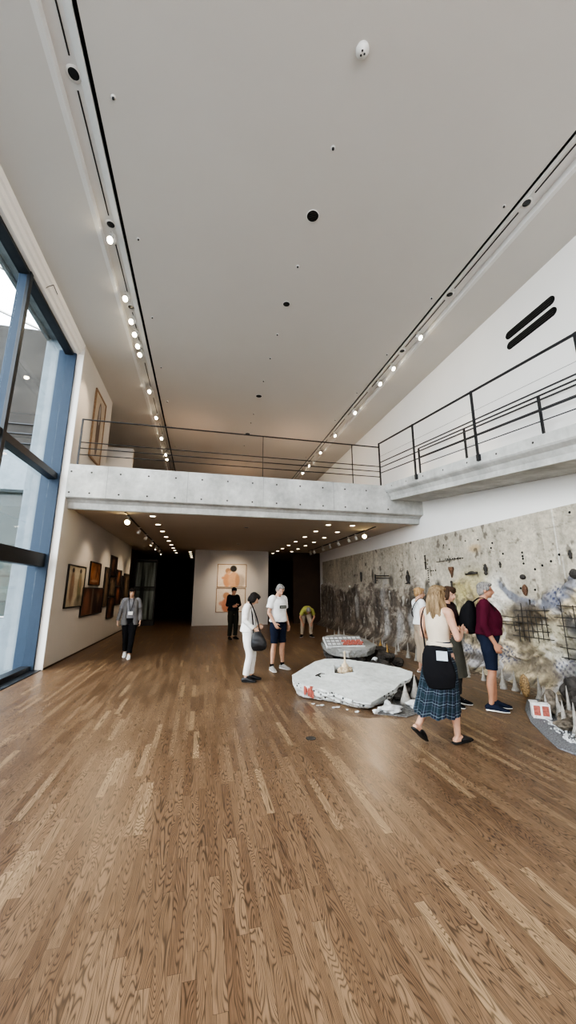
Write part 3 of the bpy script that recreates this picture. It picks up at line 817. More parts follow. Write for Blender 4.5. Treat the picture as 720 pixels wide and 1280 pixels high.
    # dark figures on the far part
    for cy, cz, ry, rz2, k in ((8.45, 1.55, .14, .32, .8), (8.95, 1.6, .12, .3, .8), (9.3, 1.0, .5, .5, .55), (11.8, 1.0, .25, .8, .5), (12.9, .8, .4, .5, .6), (14.5, .8, .5, .6, .75), (16.3, .8, .6, .7, .7), (10.9, 1.9, .15, .2, .8), (12.2, 2.15, .08, .22, .8)):
        c = lay(c, blob(Y, Z, cy, cz, ry, rz2, .35)*np.clip(k*(.5+n2), 0, 1), (.06, .05, .042))
    for cy, cz, ry, rz2, k in ((11.1, .55, .18, .5, .7), (10.3, .5, .22, .55, .7), (9.6, .8, .2, .3, .5), (8.6, .45, .35, .3, .6), (8.0, .6, .4, .3, .5), (11.3, 1.6, .18, .5, .5), (13.4, 1.1, .15, .5, .5)):
        c = lay(c, blob(Y, Z, cy, cz, ry, rz2, .4)*np.clip(k*(.4+w1), 0, 1), (.48, .48, .47))
    # pale joint, brighter block
    c = lay(c, (np.abs(Y-5.06) < .012)*(Z > 2.05)*.9, (.72, .70, .64)); c = lay(c, (np.abs(Y-5.0) < .01)*(Z < 2.2)*(Z > 1.8)*.6, (.7, .68, .62))
    c = lay(c, (Y < 5.04)*(Z > 2.22)*(Z < 2.38)*.5, (.62, .58, .48))
    c = lay(c, (np.abs(Y-9.2) < .015)*(Z > 1.6)*.3, (.3, .3, .28)); c = lay(c, (np.abs(Y-13.0) < .02)*(Z > 1.4)*.3, (.2, .18, .15))
    c = lay(c, blob(Y, Z, 7.05, 2.55, .18, .09, .6)*.6, (.45, .30, .13))
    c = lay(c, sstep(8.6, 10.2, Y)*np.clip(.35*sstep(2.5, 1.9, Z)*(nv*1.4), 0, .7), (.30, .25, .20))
    sp_ = sstep(.60, .68, fbm(Y*4, Z*4, 71, 4))*rel*(1-far); c = lay(c, sp_*.55, (.17, .145, .115))
    # crack network and small marks scattered over everything
    ck = np.abs(fbm(Y*2.2+2*n2, Z*2.2, 51, 4)-.5); c = lay(c, (1-sstep(0, .008, ck))*.5, (.10, .09, .075))
    ck = np.abs(fbm(Y*5+1.5*n3, Z*5, 52, 4)-.5); c = lay(c, (1-sstep(0, .010, ck))*rel*.55, (.08, .07, .06))
    mk = sstep(.74, .80, fbm(Y*7, Z*5, 53, 3)); c = lay(c, mk*.7, (.09, .075, .06))
    hi = sstep(.70, .80, fbm(Y*8, Z*4, 54, 3))*rel; c = lay(c, hi*.5, (.66, .63, .56))
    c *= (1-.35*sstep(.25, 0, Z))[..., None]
    # geometry
    amp = rel*(.03+.07*np.clip(n2, 0, 1)+.05*w1-.05*line+.03*w4*far) + .006*n3
    amp_f = .05*fold*rel*(1-far)
    skirt = np.where(Z < .40, .30*(1-Z/.40)**2.0, 0)*(.9+.3*(fbm(Y*1.2, Z*2, 12, 3)))
    X = 5.965 - amp - amp_f - skirt - .05*rel*(w2-.4)
    X = np.clip(X, 5.15, 5.975) + (Z > zt-.01)*0
    me = bpy.data.meshes.new('mural')
    co = np.stack([X, Y, Z], -1).reshape(-1, 3)
    idx = np.arange((ny+1)*(nz+1)).reshape(nz+1, ny+1)
    f = np.stack([idx[:-1, :-1], idx[1:, :-1], idx[1:, 1:], idx[:-1, 1:]], -1).reshape(-1, 4)
    # close off with a back sheet along the rim
    n0 = len(co); rim = np.concatenate([idx[0, :], idx[1:, -1], idx[-1, -2::-1], idx[-2:0:-1, 0]])
    back = co[rim].copy(); back[:, 0] = 6.045
    co = np.concatenate([co, back]); m = len(rim); k = np.arange(m)
    f2 = np.stack([rim, rim[(k+1) % m], n0+(k+1) % m, n0+k], -1)
    me.vertices.add(len(co)); me.vertices.foreach_set('co', co.ravel())
    F = np.concatenate([f, f2]); me.loops.add(F.size); me.loops.foreach_set('vertex_index', F.ravel().astype(np.int32))
    me.polygons.add(len(F)); me.polygons.foreach_set('loop_start', np.arange(0, F.size, 4, dtype=np.int32))
    me.polygons.foreach_set('use_smooth', np.array([True]*len(f)+[False]*len(f2)))
    me.update(calc_edges=True); me.validate()
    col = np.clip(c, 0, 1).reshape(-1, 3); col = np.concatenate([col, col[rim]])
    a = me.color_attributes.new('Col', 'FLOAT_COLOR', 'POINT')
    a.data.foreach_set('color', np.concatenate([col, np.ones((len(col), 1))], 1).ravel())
    return link_mesh('relief_mural', me, M['mural']), (Y, Z, X)
mural, (mY, mZ, mX) = build_mural()
tag(mural, 'long plaster relief mural of grey, cream and charcoal along the right wall', 'mural')
def surf_x(y, z):
    i = int(np.clip(round((y-1.2)/(17.8-1.2)*820), 0, 820)); j = int(np.clip(round(z/3.03*150), 0, 150)); return float(mX[j, i])
# bolt holes in the bare concrete of the mural
b = bmesh.new()
pts = [(5.79, z) for z in (2.33, 2.26, 2.21, 2.12)] + [(5.05, 2.22), (5.22, 2.12), (5.40, 2.06), (5.56, 2.0), (4.65, 2.55), (6.5, 2.6), (4.75, 2.9), (4.3, 2.5), (3.9, 2.6), (5.93, 1.66), (5.62, 1.63), (6.25, 2.35), (6.55, 2.5), (7.9, 2.62), (8.1, 2.75), (6.9, 2.72), (8.86, 2.32), (7.3, 2.75), (10.2, 2.2), (9.4, 2.5)]
pts += [(7.45+.09*k, 2.36+.004*k) for k in range(8)] + [(8.7, 2.13), (8.62, 2.13), (8.52, 2.13)] + [(8.85, 2.2-.06*k) for k in range(7)]
for (y, z) in pts:
    b = bmesh.new(); lathe(b, [(.016 if y > 6.8 else .022, 0), (.014, .012)], 10, Matrix.Translation((surf_x(y, z)-.004, y, z)) @ My)
    obj('bolt_hole', b, M['blackhole'], mural)

# iron bits fixed to the mural
def relic(name, label, y, z, prof, s=1.0, m='rust', tilt=0, flat=.6):
    b = bmesh.new(); lathe(b, [(r*s, h*s) for r, h in prof], 14, Matrix.Rotation(R(tilt), 4, 'X') @ Matrix.Diagonal((flat, 1, 1, 1)))
    for v in b.verts: v.co += Vector((random.uniform(-1, 1), random.uniform(-1, 1), random.uniform(-1, 1)))*.004*s
    zm = min(v.co.z for v in b.verts)
    o = obj(name, b, M[m], None, True, (surf_x(y, z)-.035*s, y, z)); return tag(o, label, 'ornament')
FIG = [(.02, -.12), (.05, -.08), (.03, -.04), (.055, .0), (.06, .05), (.03, .08), (.035, .11), (.012, .14)]
URN = [(.09, -.12), (.09, -.11), (.03, -.09), (.05, -.04), (.065, .02), (.05, .06), (.02, .08), (.03, .12), (.008, .17)]
SPK = [(.02, -.2), (.035, -.1), (.03, 0), (.045, .05), (.015, .08)]
relic('iron_lump', 'dark oval iron knob above the rusty mask on the mural', 5.83, 1.87, [(.02, -.06), (.07, -.04), (.085, 0), (.06, .045), (.02, .06)], .75, 'iron')
relic('rusty_mask', 'reddish rusty mask-like face hanging on the mural right of the maroon man', 5.82, 1.63, [(.02, -.16), (.06, -.11), (.085, -.02), (.08, .06), (.05, .12), (.01, .15)], .68, 'rust')
relic('iron_pendant', 'small iron pendant hanging below the rusty mask', 5.76, 1.42, SPK, .45, 'iron')
relic('iron_figurine', 'small dark figurine on bare concrete above the maroon man', 6.75, 2.05, FIG, .9, 'iron')
relic('iron_figurine', 'tiny dark figurine left of the knob on the mural', 6.35, 2.13, FIG, .5, 'iron')
relic('iron_figurine', 'dark figurine at the right edge of the mural', 4.85, 1.75+.45, FIG, .55, 'iron')
relic('iron_lump', 'black lump at the mural edge beside the white patch', 4.72, 1.88, [(.02, -.12), (.09, -.06), (.11, 0), (.08, .07), (.03, .11)], .7, 'iron')
relic('iron_urn', 'dark urn ornament on the mural above the blond visitor', 9.82, 1.97, URN, 1.35, 'iron')
relic('iron_cup', 'rusty cup-shaped ornament on mural behind the coat-carrying visitor', 7.86, 2.08, [(.01, -.16), (.03, -.08), (.05, -.02), (.085, .05), (.075, .10), (.03, .09)], 1, 'rust')
relic('iron_spike', 'narrow dark spike ornament beneath the rusty cup', 7.75, 1.78, SPK, .8, 'iron')
relic('iron_spike', 'upper of two dark spike ornaments above the plaid-skirt woman', 8.93, 2.52, SPK, .6, 'iron')
relic('iron_spike', 'lower of two dark spike ornaments above the plaid-skirt woman', 8.92, 2.33, SPK, .8, 'iron')
relic('iron_spike', 'dark spike high on the far shadowed part of the mural', 13.1, 2.2, SPK, 1.3, 'iron')
b = bmesh.new(); rod(b, (5.88, 6.95, 2.0), (5.88, 7.3, 1.98), .022); ell(b, (5.88, 7.12, 2.01), (.04, .10, .03))
tag(obj('iron_bar', b, M['iron'], None, True), 'short dark iron bar above the yellow patch of the mural', 'bar')
b = bmesh.new(); rod(b, (5.92, 7.45, 2.37), (5.92, 8.4, 2.34), .007); rod(b, (5.92, 7.9, 2.28), (5.92, 7.9, 2.46), .007)
for k in range(6): rod(b, (5.91, 7.55+.14*k, 2.32), (5.91, 7.55+.14*k, 2.40), .006)
tag(obj('barbed_rod', b, M['iron']), 'thin horizontal spiky rod fixed on the pale upper mural', 'rod')
b = bmesh.new()
for z, l in ((2.08, .7), (2.0, .75)): rod(b, (5.88, 11.6-l, z), (5.88, 11.8, z+.04), .014)
rod(b, (5.86, 11.8, 1.85), (5.86, 11.8, 2.15), .03)
tag(obj('bent_rebar', b, M['iron']), 'bent pair of iron rods on the far half of the mural', 'rod')
def grid(label, y0, y1, z0, z1, ny, nz, x, seed):
    rnd = random.Random(seed); b = bmesh.new()
    for i in range(ny):
        y = y0+(y1-y0)*i/(ny-1); rod(b, (x, y, z0-rnd.uniform(0, .12)), (x, y+rnd.uniform(-.02, .02), z1+rnd.uniform(-.1, .12)), .007, 6)
    for j in range(nz):
        z = z0+(z1-z0)*j/(nz-1); rod(b, (x-.012, y0-rnd.uniform(0, .2), z), (x-.012, y1+rnd.uniform(0, .15), z+rnd.uniform(-.03, .03)), .007, 6)
    tag(obj('rebar_grid', b, M['iron']), label, 'rebar grid')
grid('rusty rebar grid over the dark hollow of the mural', 5.35, 5.95, .80, 1.28, 7, 5, surf_x(5.6, 1.0)-.05, 1)
grid('short rebar grid left of the dark hollow on the cream relief', 6.0, 6.3, .98, 1.12, 2, 3, surf_x(6.1, 1.0)-.06, 2)
grid('rebar grid over the teal part at the right edge', 4.0, 5.0, .55, 1.35, 6, 6, surf_x(4.6, .9)-.08, 3)

b = bmesh.new(); n_ = 90; rr2 = random.Random(12); E_ = []
for i in range(n_+1):
    y = 4.75+(14.5-4.75)*i/n_; E_.append((5.30+.10*math.sin(i*.9)+rr2.uniform(-.06, .05), y))
top_ = [b.verts.new((x, y, .006)) for x, y in E_]; far_ = [b.verts.new((5.9, y, .006)) for x, y in E_]; bot_ = [b.verts.new((x-.004, y, 0)) for x, y in E_]
for i in range(n_): b.faces.new((top_[i], far_[i], far_[i+1], top_[i+1])); b.faces.new((bot_[i], top_[i], top_[i+1], bot_[i+1]))
M['dust'] = simple('grey_brown_dust', (.24, .19, .14), .95, var=.6, scale=20, bump=.8, bs=40)
tag(obj('dust_strip', b, M['dust']), 'thin strip of grey-brown dust and plaster along the mural foot', 'dust', None, 'stuff')
# cones along the foot of the mural
rnd = random.Random(5)
cb = bmesh.new(); lathe(cb, [(.075, 0), (.07, .02), (.045, .06), (.028, .14), (.014, .22), (.004, .30)], 16)
cme = bpy.data.meshes.new('clay_cone'); cb.to_mesh(cme); cb.free(); cme.materials.append(M['cone'])
cme.polygons.foreach_set('use_smooth', [True]*len(cme.polygons))
cpos = [(4.65, 12.72), (4.92, 12.5), (4.97, 11.41), (5.04, 11.0), (5.06, 10.51), (5.24, 10.3), (4.94, 9.6), (5.0, 9.1), (5.30, 9.5), (5.2, 8.85), (5.05, 8.6), (5.03, 8.2), (5.25, 8.25), (5.3, 7.9), (5.1, 7.6), (5.05, 7.2), (5.2, 6.9), (5.05, 6.5), (5.15, 6.2), (5.05, 5.95), (5.05, 5.63), (5.14, 5.48), (5.09, 5.28), (5.1, 4.98), (5.2, 5.8), (5.22, 6.7), (4.9, 10.0), (5.15, 13.6), (5.0, 14.5)]
for i, (x, y) in enumerate(cpos):
    o = bpy.data.objects.new('clay_cone', cme); C.objects.link(o); o.location = (x, y, 0); s = rnd.uniform(.62, .98)
    o.scale = (s*.9, s*.9, s*1.15); o.rotation_euler = (rnd.uniform(-.0, .0), 0, rnd.uniform(0, 6))
    tag(o, 'small pale clay cone standing at the foot of the relief mural', 'cone', 'clay cones along the mural foot')
b = bmesh.new(); lathe(b, [(.07, 0), (.075, .03), (.03, .07), (.05, .12), (.03, .17), (.012, .22), (.004, .30)], 16)
tag(obj('gold_cone', b, M['gold'], None, True, (4.95, 9.85, 0)), 'golden turned cone among the pale cones at the mural foot', 'cone')

# ------------------------------------------------------------------ rocks
def rock_mesh(s, seed, flat=.7, sub=3):
    b = bmesh.new(); bmesh.ops.create_icosphere(b, subdivisions=sub, radius=1)
    for v in b.verts:
        n = mnoise.noise(v.co*1.3+Vector((seed*3.1, 0, seed))) ; n2 = mnoise.noise(v.co*3.7+Vector((seed, seed*2, 0)))
        d = round((1+.5*n+.2*n2)*7)/7*.6+(1+.5*n+.2*n2)*.4
        v.co = v.co*d
    for v in b.verts: v.co = Vector((v.co.x*s[0], v.co.y*s[1], v.co.z*s[2]))
    zm = min(v.co.z for v in b.verts)
    for v in b.verts: v.co.z = v.co.z-zm
    return b
def rock(name, label, x, y, s, seed, m='rock', grp=None, z=0, cat='rock'):
    o = obj(name, rock_mesh(s, seed), M[m], None, False, (x, y, z)); return tag(o, label, cat, grp)

# ------------------------------------------------------------------ tilted slab
def mat_slab():
    k = NT('slab_concrete'); v = k.obj()
    n1 = k.noise(v, 1.8, 6, .6); n2 = k.noise(v, 12, 5, .6)
    col = k.ramp(k.math('ADD', k.math('MULTIPLY', n1, .6), k.math('MULTIPLY', n2, .4)), [(.35, (.44, .455, .44)), (.62, (.66, .68, .66))])
    g = k.n('ShaderNodeNewGeometry'); s = k.n('ShaderNodeSeparateXYZ'); k.l(g.outputs['Normal'], s.inputs[0])
    sidef = k.ramp(s.outputs[2], [(.55, 1.0), (.8, 0.0)])
    vo = k.n('ShaderNodeTexVoronoi'); vo.inputs['Scale'].default_value = 20; k.l(v, vo.inputs['Vector'])
    pit = k.ramp(vo.outputs['Distance'], [(.25, 1.0), (.42, 0.0)])
    nz = k.ramp(k.noise(v, 7, 4), [(.42, 0.0), (.55, 1.0)])
    pf = k.math('MULTIPLY', k.math('MULTIPLY', pit, sidef), nz)
    col = k.mix(pf, col, (.03, .03, .03))
    und = k.ramp(s.outputs[2], [(.0, 1.0), (.05, 0.0)]); 
    k.base(col); k.rough(.85)
    k.bump(k.math('SUBTRACT', n2, pf), .5, .02); return k.m
M['slab'] = mat_slab()
slabP = [(1.508, 6.169, .273), (1.478, 5.94, .229), (1.66, 5.722, .2), (1.836, 5.566, .183), (1.997, 5.394, .162), (2.092, 5.208, .133), (2.202, 5.079, .116), (2.329, 5.021, .114), (2.505, 5.106, .142), (2.701, 5.218, .175), (2.862, 5.298, .201), (3.061, 5.455, .243), (3.198, 5.5, .26), (3.303, 5.556, .278), (3.425, 5.735, .319), (3.28, 5.974, .354), (3.094, 6.181, .38), (2.795, 6.378, .397), (2.616, 6.529, .413), (2.404, 6.611, .415), (2.219, 6.647, .409), (2.017, 6.594, .386), (1.736, 6.36, .324)]
holeP = [(2.298, 6.367, .362), (2.25, 6.2, .33), (2.198, 6.062, .299), (2.337, 5.99, .295), (2.40, 6.02, .30), (2.523, 5.999, .309), (2.561, 6.185, .346), (2.482, 6.348, .371), (2.40, 6.33, .37)]
def slab_obj(outer, hole, planar, thick, name, mat, seed=1, N=144, shaggy=.03):
    def pz(x, y): return planar[0]+planar[1]*x+planar[2]*y
    hc = Vector((sum(p[0] for p in hole)/len(hole), sum(p[1] for p in hole)/len(hole)))
    def radial(poly, a):
        d = Vector((math.cos(a), math.sin(a))); best = 0
        for i in range(len(poly)):
            p = Vector(poly[i][:2])-hc; q = Vector(poly[(i+1) % len(poly)][:2])-hc; e = q-p
            den = d.x*e.y-d.y*e.x
            if abs(den) < 1e-9: continue
            t = (p.x*e.y-p.y*e.x)/den; u = (p.x*d.y-p.y*d.x)/den
            if -1e-6 <= u <= 1+1e-6 and t > best: best = t
        return best
    b = bmesh.new(); rings = []
    A = [2*math.pi*i/N for i in range(N)]
    ro = [radial(outer, a) for a in A]; rh = [radial(hole, a) for a in A]
    def ringv(rs, zf):
        return [b.verts.new((hc.x+r*math.cos(a), hc.y+r*math.sin(a), zf(hc.x+r*math.cos(a), hc.y+r*math.sin(a), i))) for i, (a, r) in enumerate(zip(A, rs))]
    nz = lambda x, y, s: mnoise.noise(Vector((x*s+seed, y*s, seed*.3)))
    rings.append(ringv([r*.97 for r in rh], lambda x, y, i: max(.02, pz(x, y)-.14)))
    rings.append(ringv([r*.99 for r in rh], lambda x, y, i: pz(x, y)-.05))
    K = 16
    for k in range(K+1):
        f = k/K; f = f**.9
        rings.append(ringv([h+(o-h)*f for h, o in zip(rh, ro)], lambda x, y, i: pz(x, y)+.008*nz(x, y, 4)+.004*nz(x, y, 15)))
    T = [thick(math.cos(a), math.sin(a), pz(hc.x+r*math.cos(a), hc.y+r*math.sin(a))) for a, r in zip(A, ro)]
    for k in range(1, 7):
        f = k/6
        jag = [o*(1-(.0+.10*f*f))+shaggy*mnoise.noise(Vector((math.cos(a)*9+seed, math.sin(a)*9, f*4)))*(1 if k else 0) for o, a in zip(ro, A)]
        rings.append(ringv(jag, lambda x, y, i, f=f: max(.004, pz(hc.x+ro[i]*math.cos(A[i]), hc.y+ro[i]*math.sin(A[i])) - T[i]*f)))
    rings.append(ringv([o*.5 for o in ro], lambda x, y, i: max(.004, pz(x, y)-.16)))
    for P, Q in zip(rings, rings[1:]):
        for i in range(N): b.faces.new((P[i], P[(i+1) % N], Q[(i+1) % N], Q[i]))
    b.faces.new(rings[0]); b.faces.new(rings[-1][::-1])
    return obj(name, b, mat)
pa = (.26-1.5*.066-6.1*.186, .066, .186)
def thick_main(cx, cy, z):
    if cx > .55: return .10
    if cy < -.2 or cx < -.4: return z-.012 if z < .3 else .2
    return .16
slab = slab_obj(slabP, holeP, pa, thick_main, 'concrete_slab', M['slab'], 1)
tag(slab, 'large pale broken concrete slab lying tilted on the wooden floor', 'slab')
# dark liner whose colour stands in for the shade inside the slab hole
b = bmesh.new()
ell(b, (2.385, 6.17, .225), (.15, .17, .05), seg=14)
rk = tag(obj('hole_shade_liner', b, M['rock']), 'dark liner standing in for shade inside the hole in the big slab', 'liner', None, 'stuff')
b = bmesh.new(); lathe(b, [(.07, 0), (.075, .06), (.055, .10), (.06, .14), (.03, .17), (.016, .20), (.013, .32), (.022, .34), (.004, .37)], 12)
tag(obj('clay_tower', b, M['bone'], None, True, (2.42, 6.15, .25)), 'small tan clay tower rising from the hole in the big slab', 'tower')
for i, (dx, dy) in enumerate(((-.09, -.03), (.09, .02), (-.04, -.09))):
    rock('clay_fragment', 'small tan clay lump around the clay tower', 2.42+dx, 6.15+dy, (.045, .04, .05), 20+i, 'bone', 'clay lumps around the tower', .26, 'fragment')
b = bmesh.new(); rod(b, (1.86, 6.0, .285), (1.96, 6.06, .30), .01); rod(b, (1.90, 6.02, .285), (1.92, 5.95, .275), .008); rod(b, (1.96, 6.06, .30), (2.02, 6.03, .30), .005)
tag(obj('bent_wire', b, M['iron']), 'small bent dark wire lying on the left of the big slab', 'wire')
# red painted patch and white chips along the front edge
b = bmesh.new()
for i in range(10):
    t_ = random.random(); x = 1.60+.12*t_+random.uniform(-.02, .02); y = 5.78-.12*t_+random.uniform(-.03, .0); box(b, x, x+.03, y, y+.03, .04+random.random()*.12, .09+random.random()*.12)
tag(obj('red_brickwork', b, M['redpaint']), 'faded red brick fragment at the left front edge of the big slab', 'brick')
rnd = random.Random(9)
for i in range(9):
    f = rnd.random(); x = 1.62+.62*f+rnd.uniform(-.03, .03); y = 5.62-.60*f+rnd.uniform(-.05, .0)
    rock('stone_chip', 'small pale stone chip on floor along the front of the big slab', x, y, (rnd.uniform(.012, .035), rnd.uniform(.010, .025), rnd.uniform(.006, .012)), 40+i, 'palerock', 'pale chips in front of the slab', 0, 'stone')
# support rubble right of the slab
for i, (x, y, s) in enumerate([(2.98, 5.40, (.12, .10, .07)), (3.18, 5.62, (.10, .10, .085)), (3.38, 5.82, (.10, .10, .11)), (3.55, 5.95, (.11, .10, .10)), (3.30, 6.12, (.12, .10, .12)), (3.60, 6.25, (.13, .11, .08)), (2.72, 5.32, (.08, .07, .04)), (3.78, 6.0, (.09, .08, .06)), (3.42, 5.52, (.07, .06, .05))]):
    rock('dark_rock', 'dark jagged rock under and beside the raised right end of the slab', x, y, s, 60+i, 'rock', 'dark rocks propping the big slab')
for i, (x, y, s, l) in enumerate([(2.60, 4.92, (.13, .09, .05), 'flat white stone lying in front of the rocks by the plaid-skirt woman'), (2.48, 5.02, (.05, .04, .03), 'small white stone next to the flat white stone'), (3.0, 5.02, (.12, .08, .05), 'white stone half hidden behind the plaid skirt'), (2.36, 4.93, (.04, .03, .03), 'smallest white stone at the slab front corner'), (2.62, 5.10, (.05, .05, .05), 'rounded white stone just behind the flat white stone')]):
    rock('white_stone', l, x, y, s, 80+i, 'palerock', None, 0, 'stone')
for i, (x, y, h) in enumerate(((2.98, 5.22, .30), (3.28, 5.45, .34), (3.40, 5.30, .22))):
    b = bmesh.new(); lathe(b, [(.09, 0), (.075, .05), (.04, .14), (.02, h*.7), (.004, h)], 14)
    tag(obj('grey_spire', b, M['cone'], None, True, (x, y, .012)), ['tall grey spire standing under the right end of the big slab', 'tallest grey spire nearest the slab corner', 'short grey spire right of the slab corner'][i], 'spire')
b = bmesh.new(); P = [(2.35, 4.93), (2.7, 4.72), (3.2, 4.95), (3.75, 5.5), (3.95, 6.1), (3.6, 6.4), (2.9, 6.1), (2.7, 5.3)]
a_ = [b.verts.new((x, y, .001)) for x, y in P]; c_ = [b.verts.new((x, y, .012)) for x, y in P]
for i in range(len(P)): b.faces.new((a_[i], a_[(i+1) % len(P)], c_[(i+1) % len(P)], c_[i]))
b.faces.new(a_[::-1]); b.faces.new(c_)
M['gravel'] = simple('gravel_sheet', (.17, .165, .16), .95, var=.6, scale=35, bump=1, bs=50)
tag(obj('gravel_base', b, M['gravel']), 'thin grey gravel base under the rocks beside the big slab', 'base')

# small slab behind
sp = [(2.62, 8.02), (2.66, 7.66), (3.00, 7.40), (3.45, 7.42), (3.72, 7.6), (3.70, 8.1), (3.3, 8.55), (2.9, 8.5)]
hp = [(3.10, 7.80), (3.05, 7.70), (3.2, 7.68), (3.3, 7.75), (3.25, 7.9), (3.14, 7.92)]
s2 = slab_obj(sp, hp, (.44-.15*7.9, .02, .15), lambda cx, cy, z: .16, 'small_slab', mat_concrete('small_slab_concrete', (.20, .20, .19), (.40, .40, .38), .6), 4, 96, .03)
tag(s2, 'smaller broken grey slab behind the large one, tilted on rubble', 'slab')
cg = thing('relief_tray', 'pale gridded relief panel with red brickwork leaning on the smaller slab', 'relief', (3.03, 7.62, .44)); cg.rotation_euler = (R(24), 0, R(-4))
b = bmesh.new(); box(b, -.42, .42, -.02, .36, 0, .05, bevel=.008); obj('panel', b, M['palerock'], cg)
b = bmesh.new()
for i in range(9): box(b, -.40+i*.1, -.385+i*.1, -.01, .35, .05, .065)
for j in range(4): box(b, -.40, .41, .0+j*.11, .015+j*.11, .05, .065)
obj('grid', b, simple('dirty_grid', (.25, .24, .23), .9), cg)
b = bmesh.new()
for j in range(3):
    for i in range(4): box(b, -.06+i*.11+(.04 if j % 2 else 0), .03+i*.11+(.04 if j % 2 else 0), .0+j*.06, .05+j*.06, .05, .078)
obj('brickwork', b, M['redpaint'], cg)
for i, (x, y, s) in enumerate([(3.6, 8.0, (.25, .2, .22)), (3.95, 7.75, (.2, .18, .14)), (3.0, 8.1, (.25, .25, .2)), (3.3, 7.8, (.25, .25, .16)), (4.1, 8.2, (.2, .22, .16)), (3.75, 7.35, (.15, .13, .10)), (4.25, 7.7, (.14, .12, .09)), (3.5, 7.3, (.12, .1, .1)), (2.8, 7.9, (.12, .12, .12))]):
    rock('dark_rock', 'dark rubble rock heaped under and beside the smaller slab', x, y, s, 100+i, 'rock', 'rubble rocks around the smaller slab')
rock('white_stone', 'white stone on the rubble right of the smaller slab', 3.58, 7.42, (.06, .05, .05), 120, 'palerock', None, .16, 'stone')
b = bmesh.new(); lathe(b, [(.05, 0), (.06, .03), (.03, .08), (.012, .2), (.003, .28)], 12)
tag(obj('brass_spire', b, M['gold'], None, True, (4.05, 7.75, .2)), 'brownish gold spire on the rubble beside the smaller slab', 'spire')

# ------------------------------------------------------------------ right foreground ruin cluster
b = bmesh.new(); P = [(5.2, 4.95), (4.85, 4.98), (4.45, 4.62), (4.11, 4.20), (3.90, 3.84), (3.72, 3.50), (3.78, 3.1), (4.2, 2.8), (5.3, 2.7)]
a_ = [b.verts.new((x, y, .001)) for x, y in P]; c_ = [b.verts.new((x, y, .018)) for x, y in P]
for i in range(len(P)): b.faces.new((a_[i], a_[(i+1) % len(P)], c_[(i+1) % len(P)], c_[i]))
b.faces.new(a_[::-1]); b.faces.new(c_)
M['slate'] = simple('speckled_slate', (.21, .215, .23), .9, var=.45, scale=60, bump=.8, bs=60)
tag(obj('slate_base', b, M['slate']), 'speckled grey slate base sheet on the floor at right edge', 'base')
h = thing('model_house', 'small white model house with red windows on the slate base', 'model house', (4.36, 4.28, .018), R(-35))
b = bmesh.new()
for a in ((-.10, .10, -.06, -.05, .0, .03), (-.10, .10, -.06, -.05, .15, .17), (-.10, -.085, -.06, -.05, .03, .15), (.085, .10, -.06, -.05, .03, .15), (-.01, .01, -.06, -.05, .03, .15), (-.10, .10, .05, .06, 0, .17), (-.10, -.09, -.05, .05, 0, .17), (.09, .10, -.05, .05, 0, .17), (-.10, .10, -.05, .05, 0, .01)): box(b, *a)
obj('walls', b, M['whitepaint'], h)
for x in (-.048, .048):
    b = bmesh.new(); box(b, x-.036, x+.036, -.054, -.050, .032, .148); obj('window', b, M['redpaint'], h)
b = bmesh.new(); prism_x(b, [(-.07, .17), (.07, .17), (.07, .185), (-.07, .185)], -.11, -.02); obj('roof', b, M['whitepaint'], h)
rnd = random.Random(21)
for i, (x, y, s) in enumerate([(4.65, 4.35, (.15, .12, .12)), (4.85, 4.0, (.22, .18, .16)), (4.6, 3.75, (.18, .12, .12)), (5.1, 4.3, (.2, .2, .2)), (4.35, 3.55, (.14, .12, .10)), (4.9, 3.5, (.25, .2, .2)), (4.25, 3.85, (.12, .08, .05)), (5.15, 3.9, (.2, .2, .25)), (4.5, 4.0, (.13, .1, .07)), (4.15, 3.3, (.12, .1, .08))]):
    rock('ruin_rock', 'grey-brown broken rock of the ruin cluster at right edge', x, y, s, 130+i, 'rock' if i % 2 else 'ruin', 'rocks of the right ruin cluster', .015)
for i, (x, y, hh) in enumerate([(4.62, 4.1, .38), (4.75, 3.85, .45), (4.45, 3.7, .36), (4.3, 3.45, .42), (4.9, 4.35, .34), (5.05, 3.7, .5), (4.15, 3.6, .22), (4.72, 4.55, .30), (4.55, 3.4, .5), (4.5, 4.32, .26), (4.58, 4.22, .30), (4.42, 4.05, .24), (4.35, 3.95, .3), (4.25, 3.72, .34), (4.68, 3.98, .4), (4.05, 3.48, .2), (4.8, 4.6, .28)]):
    b = bmesh.new(); lathe(b, [(.05, 0), (.045, .03), (.028, .08), (.022, hh*.5), (.013, hh*.75), (.003, hh)], 12)
    tag(obj('ruin_spire', b, M['cone'], None, True, (x, y, .015)), 'pale pointed spire in the ruin cluster at right edge', 'spire', 'spires of the right ruin cluster')
b = bmesh.new()
for i in range(260):
    t_ = rnd.random(); x = 3.95+1.0*t_*rnd.random(); y = 3.2+1.1*rnd.random()
    if x < 3.78+(y-3.2)*.45: x = 3.85+(y-3.2)*.5
    r = rnd.uniform(.006, .018); bmesh.ops.create_icosphere(b, subdivisions=1, radius=r, matrix=Matrix.Translation((x, y, .018+r*.6)))
tag(obj('white_pebbles', b, M['palerock']), 'scatter of tiny white pebbles on the slate base', 'pebbles', None, 'stuff')
# hinged brown shell standing at the mural foot
b = bmesh.new()
lathe(b, [(.01, .0), (.05, .02), (.08, .10), (.088, .20), (.065, .29), (.015, .34)], 12, Matrix.Diagonal((.45, 1, 1, 1)))
tag(obj('brown_shell', b, simple('speckled_shell', (.30, .20, .10), .6, var=.7, scale=50, bump=.8), None, True, (4.98, 5.12, .0)), 'speckled brown shell-shaped object leaning at the mural foot', 'shell')
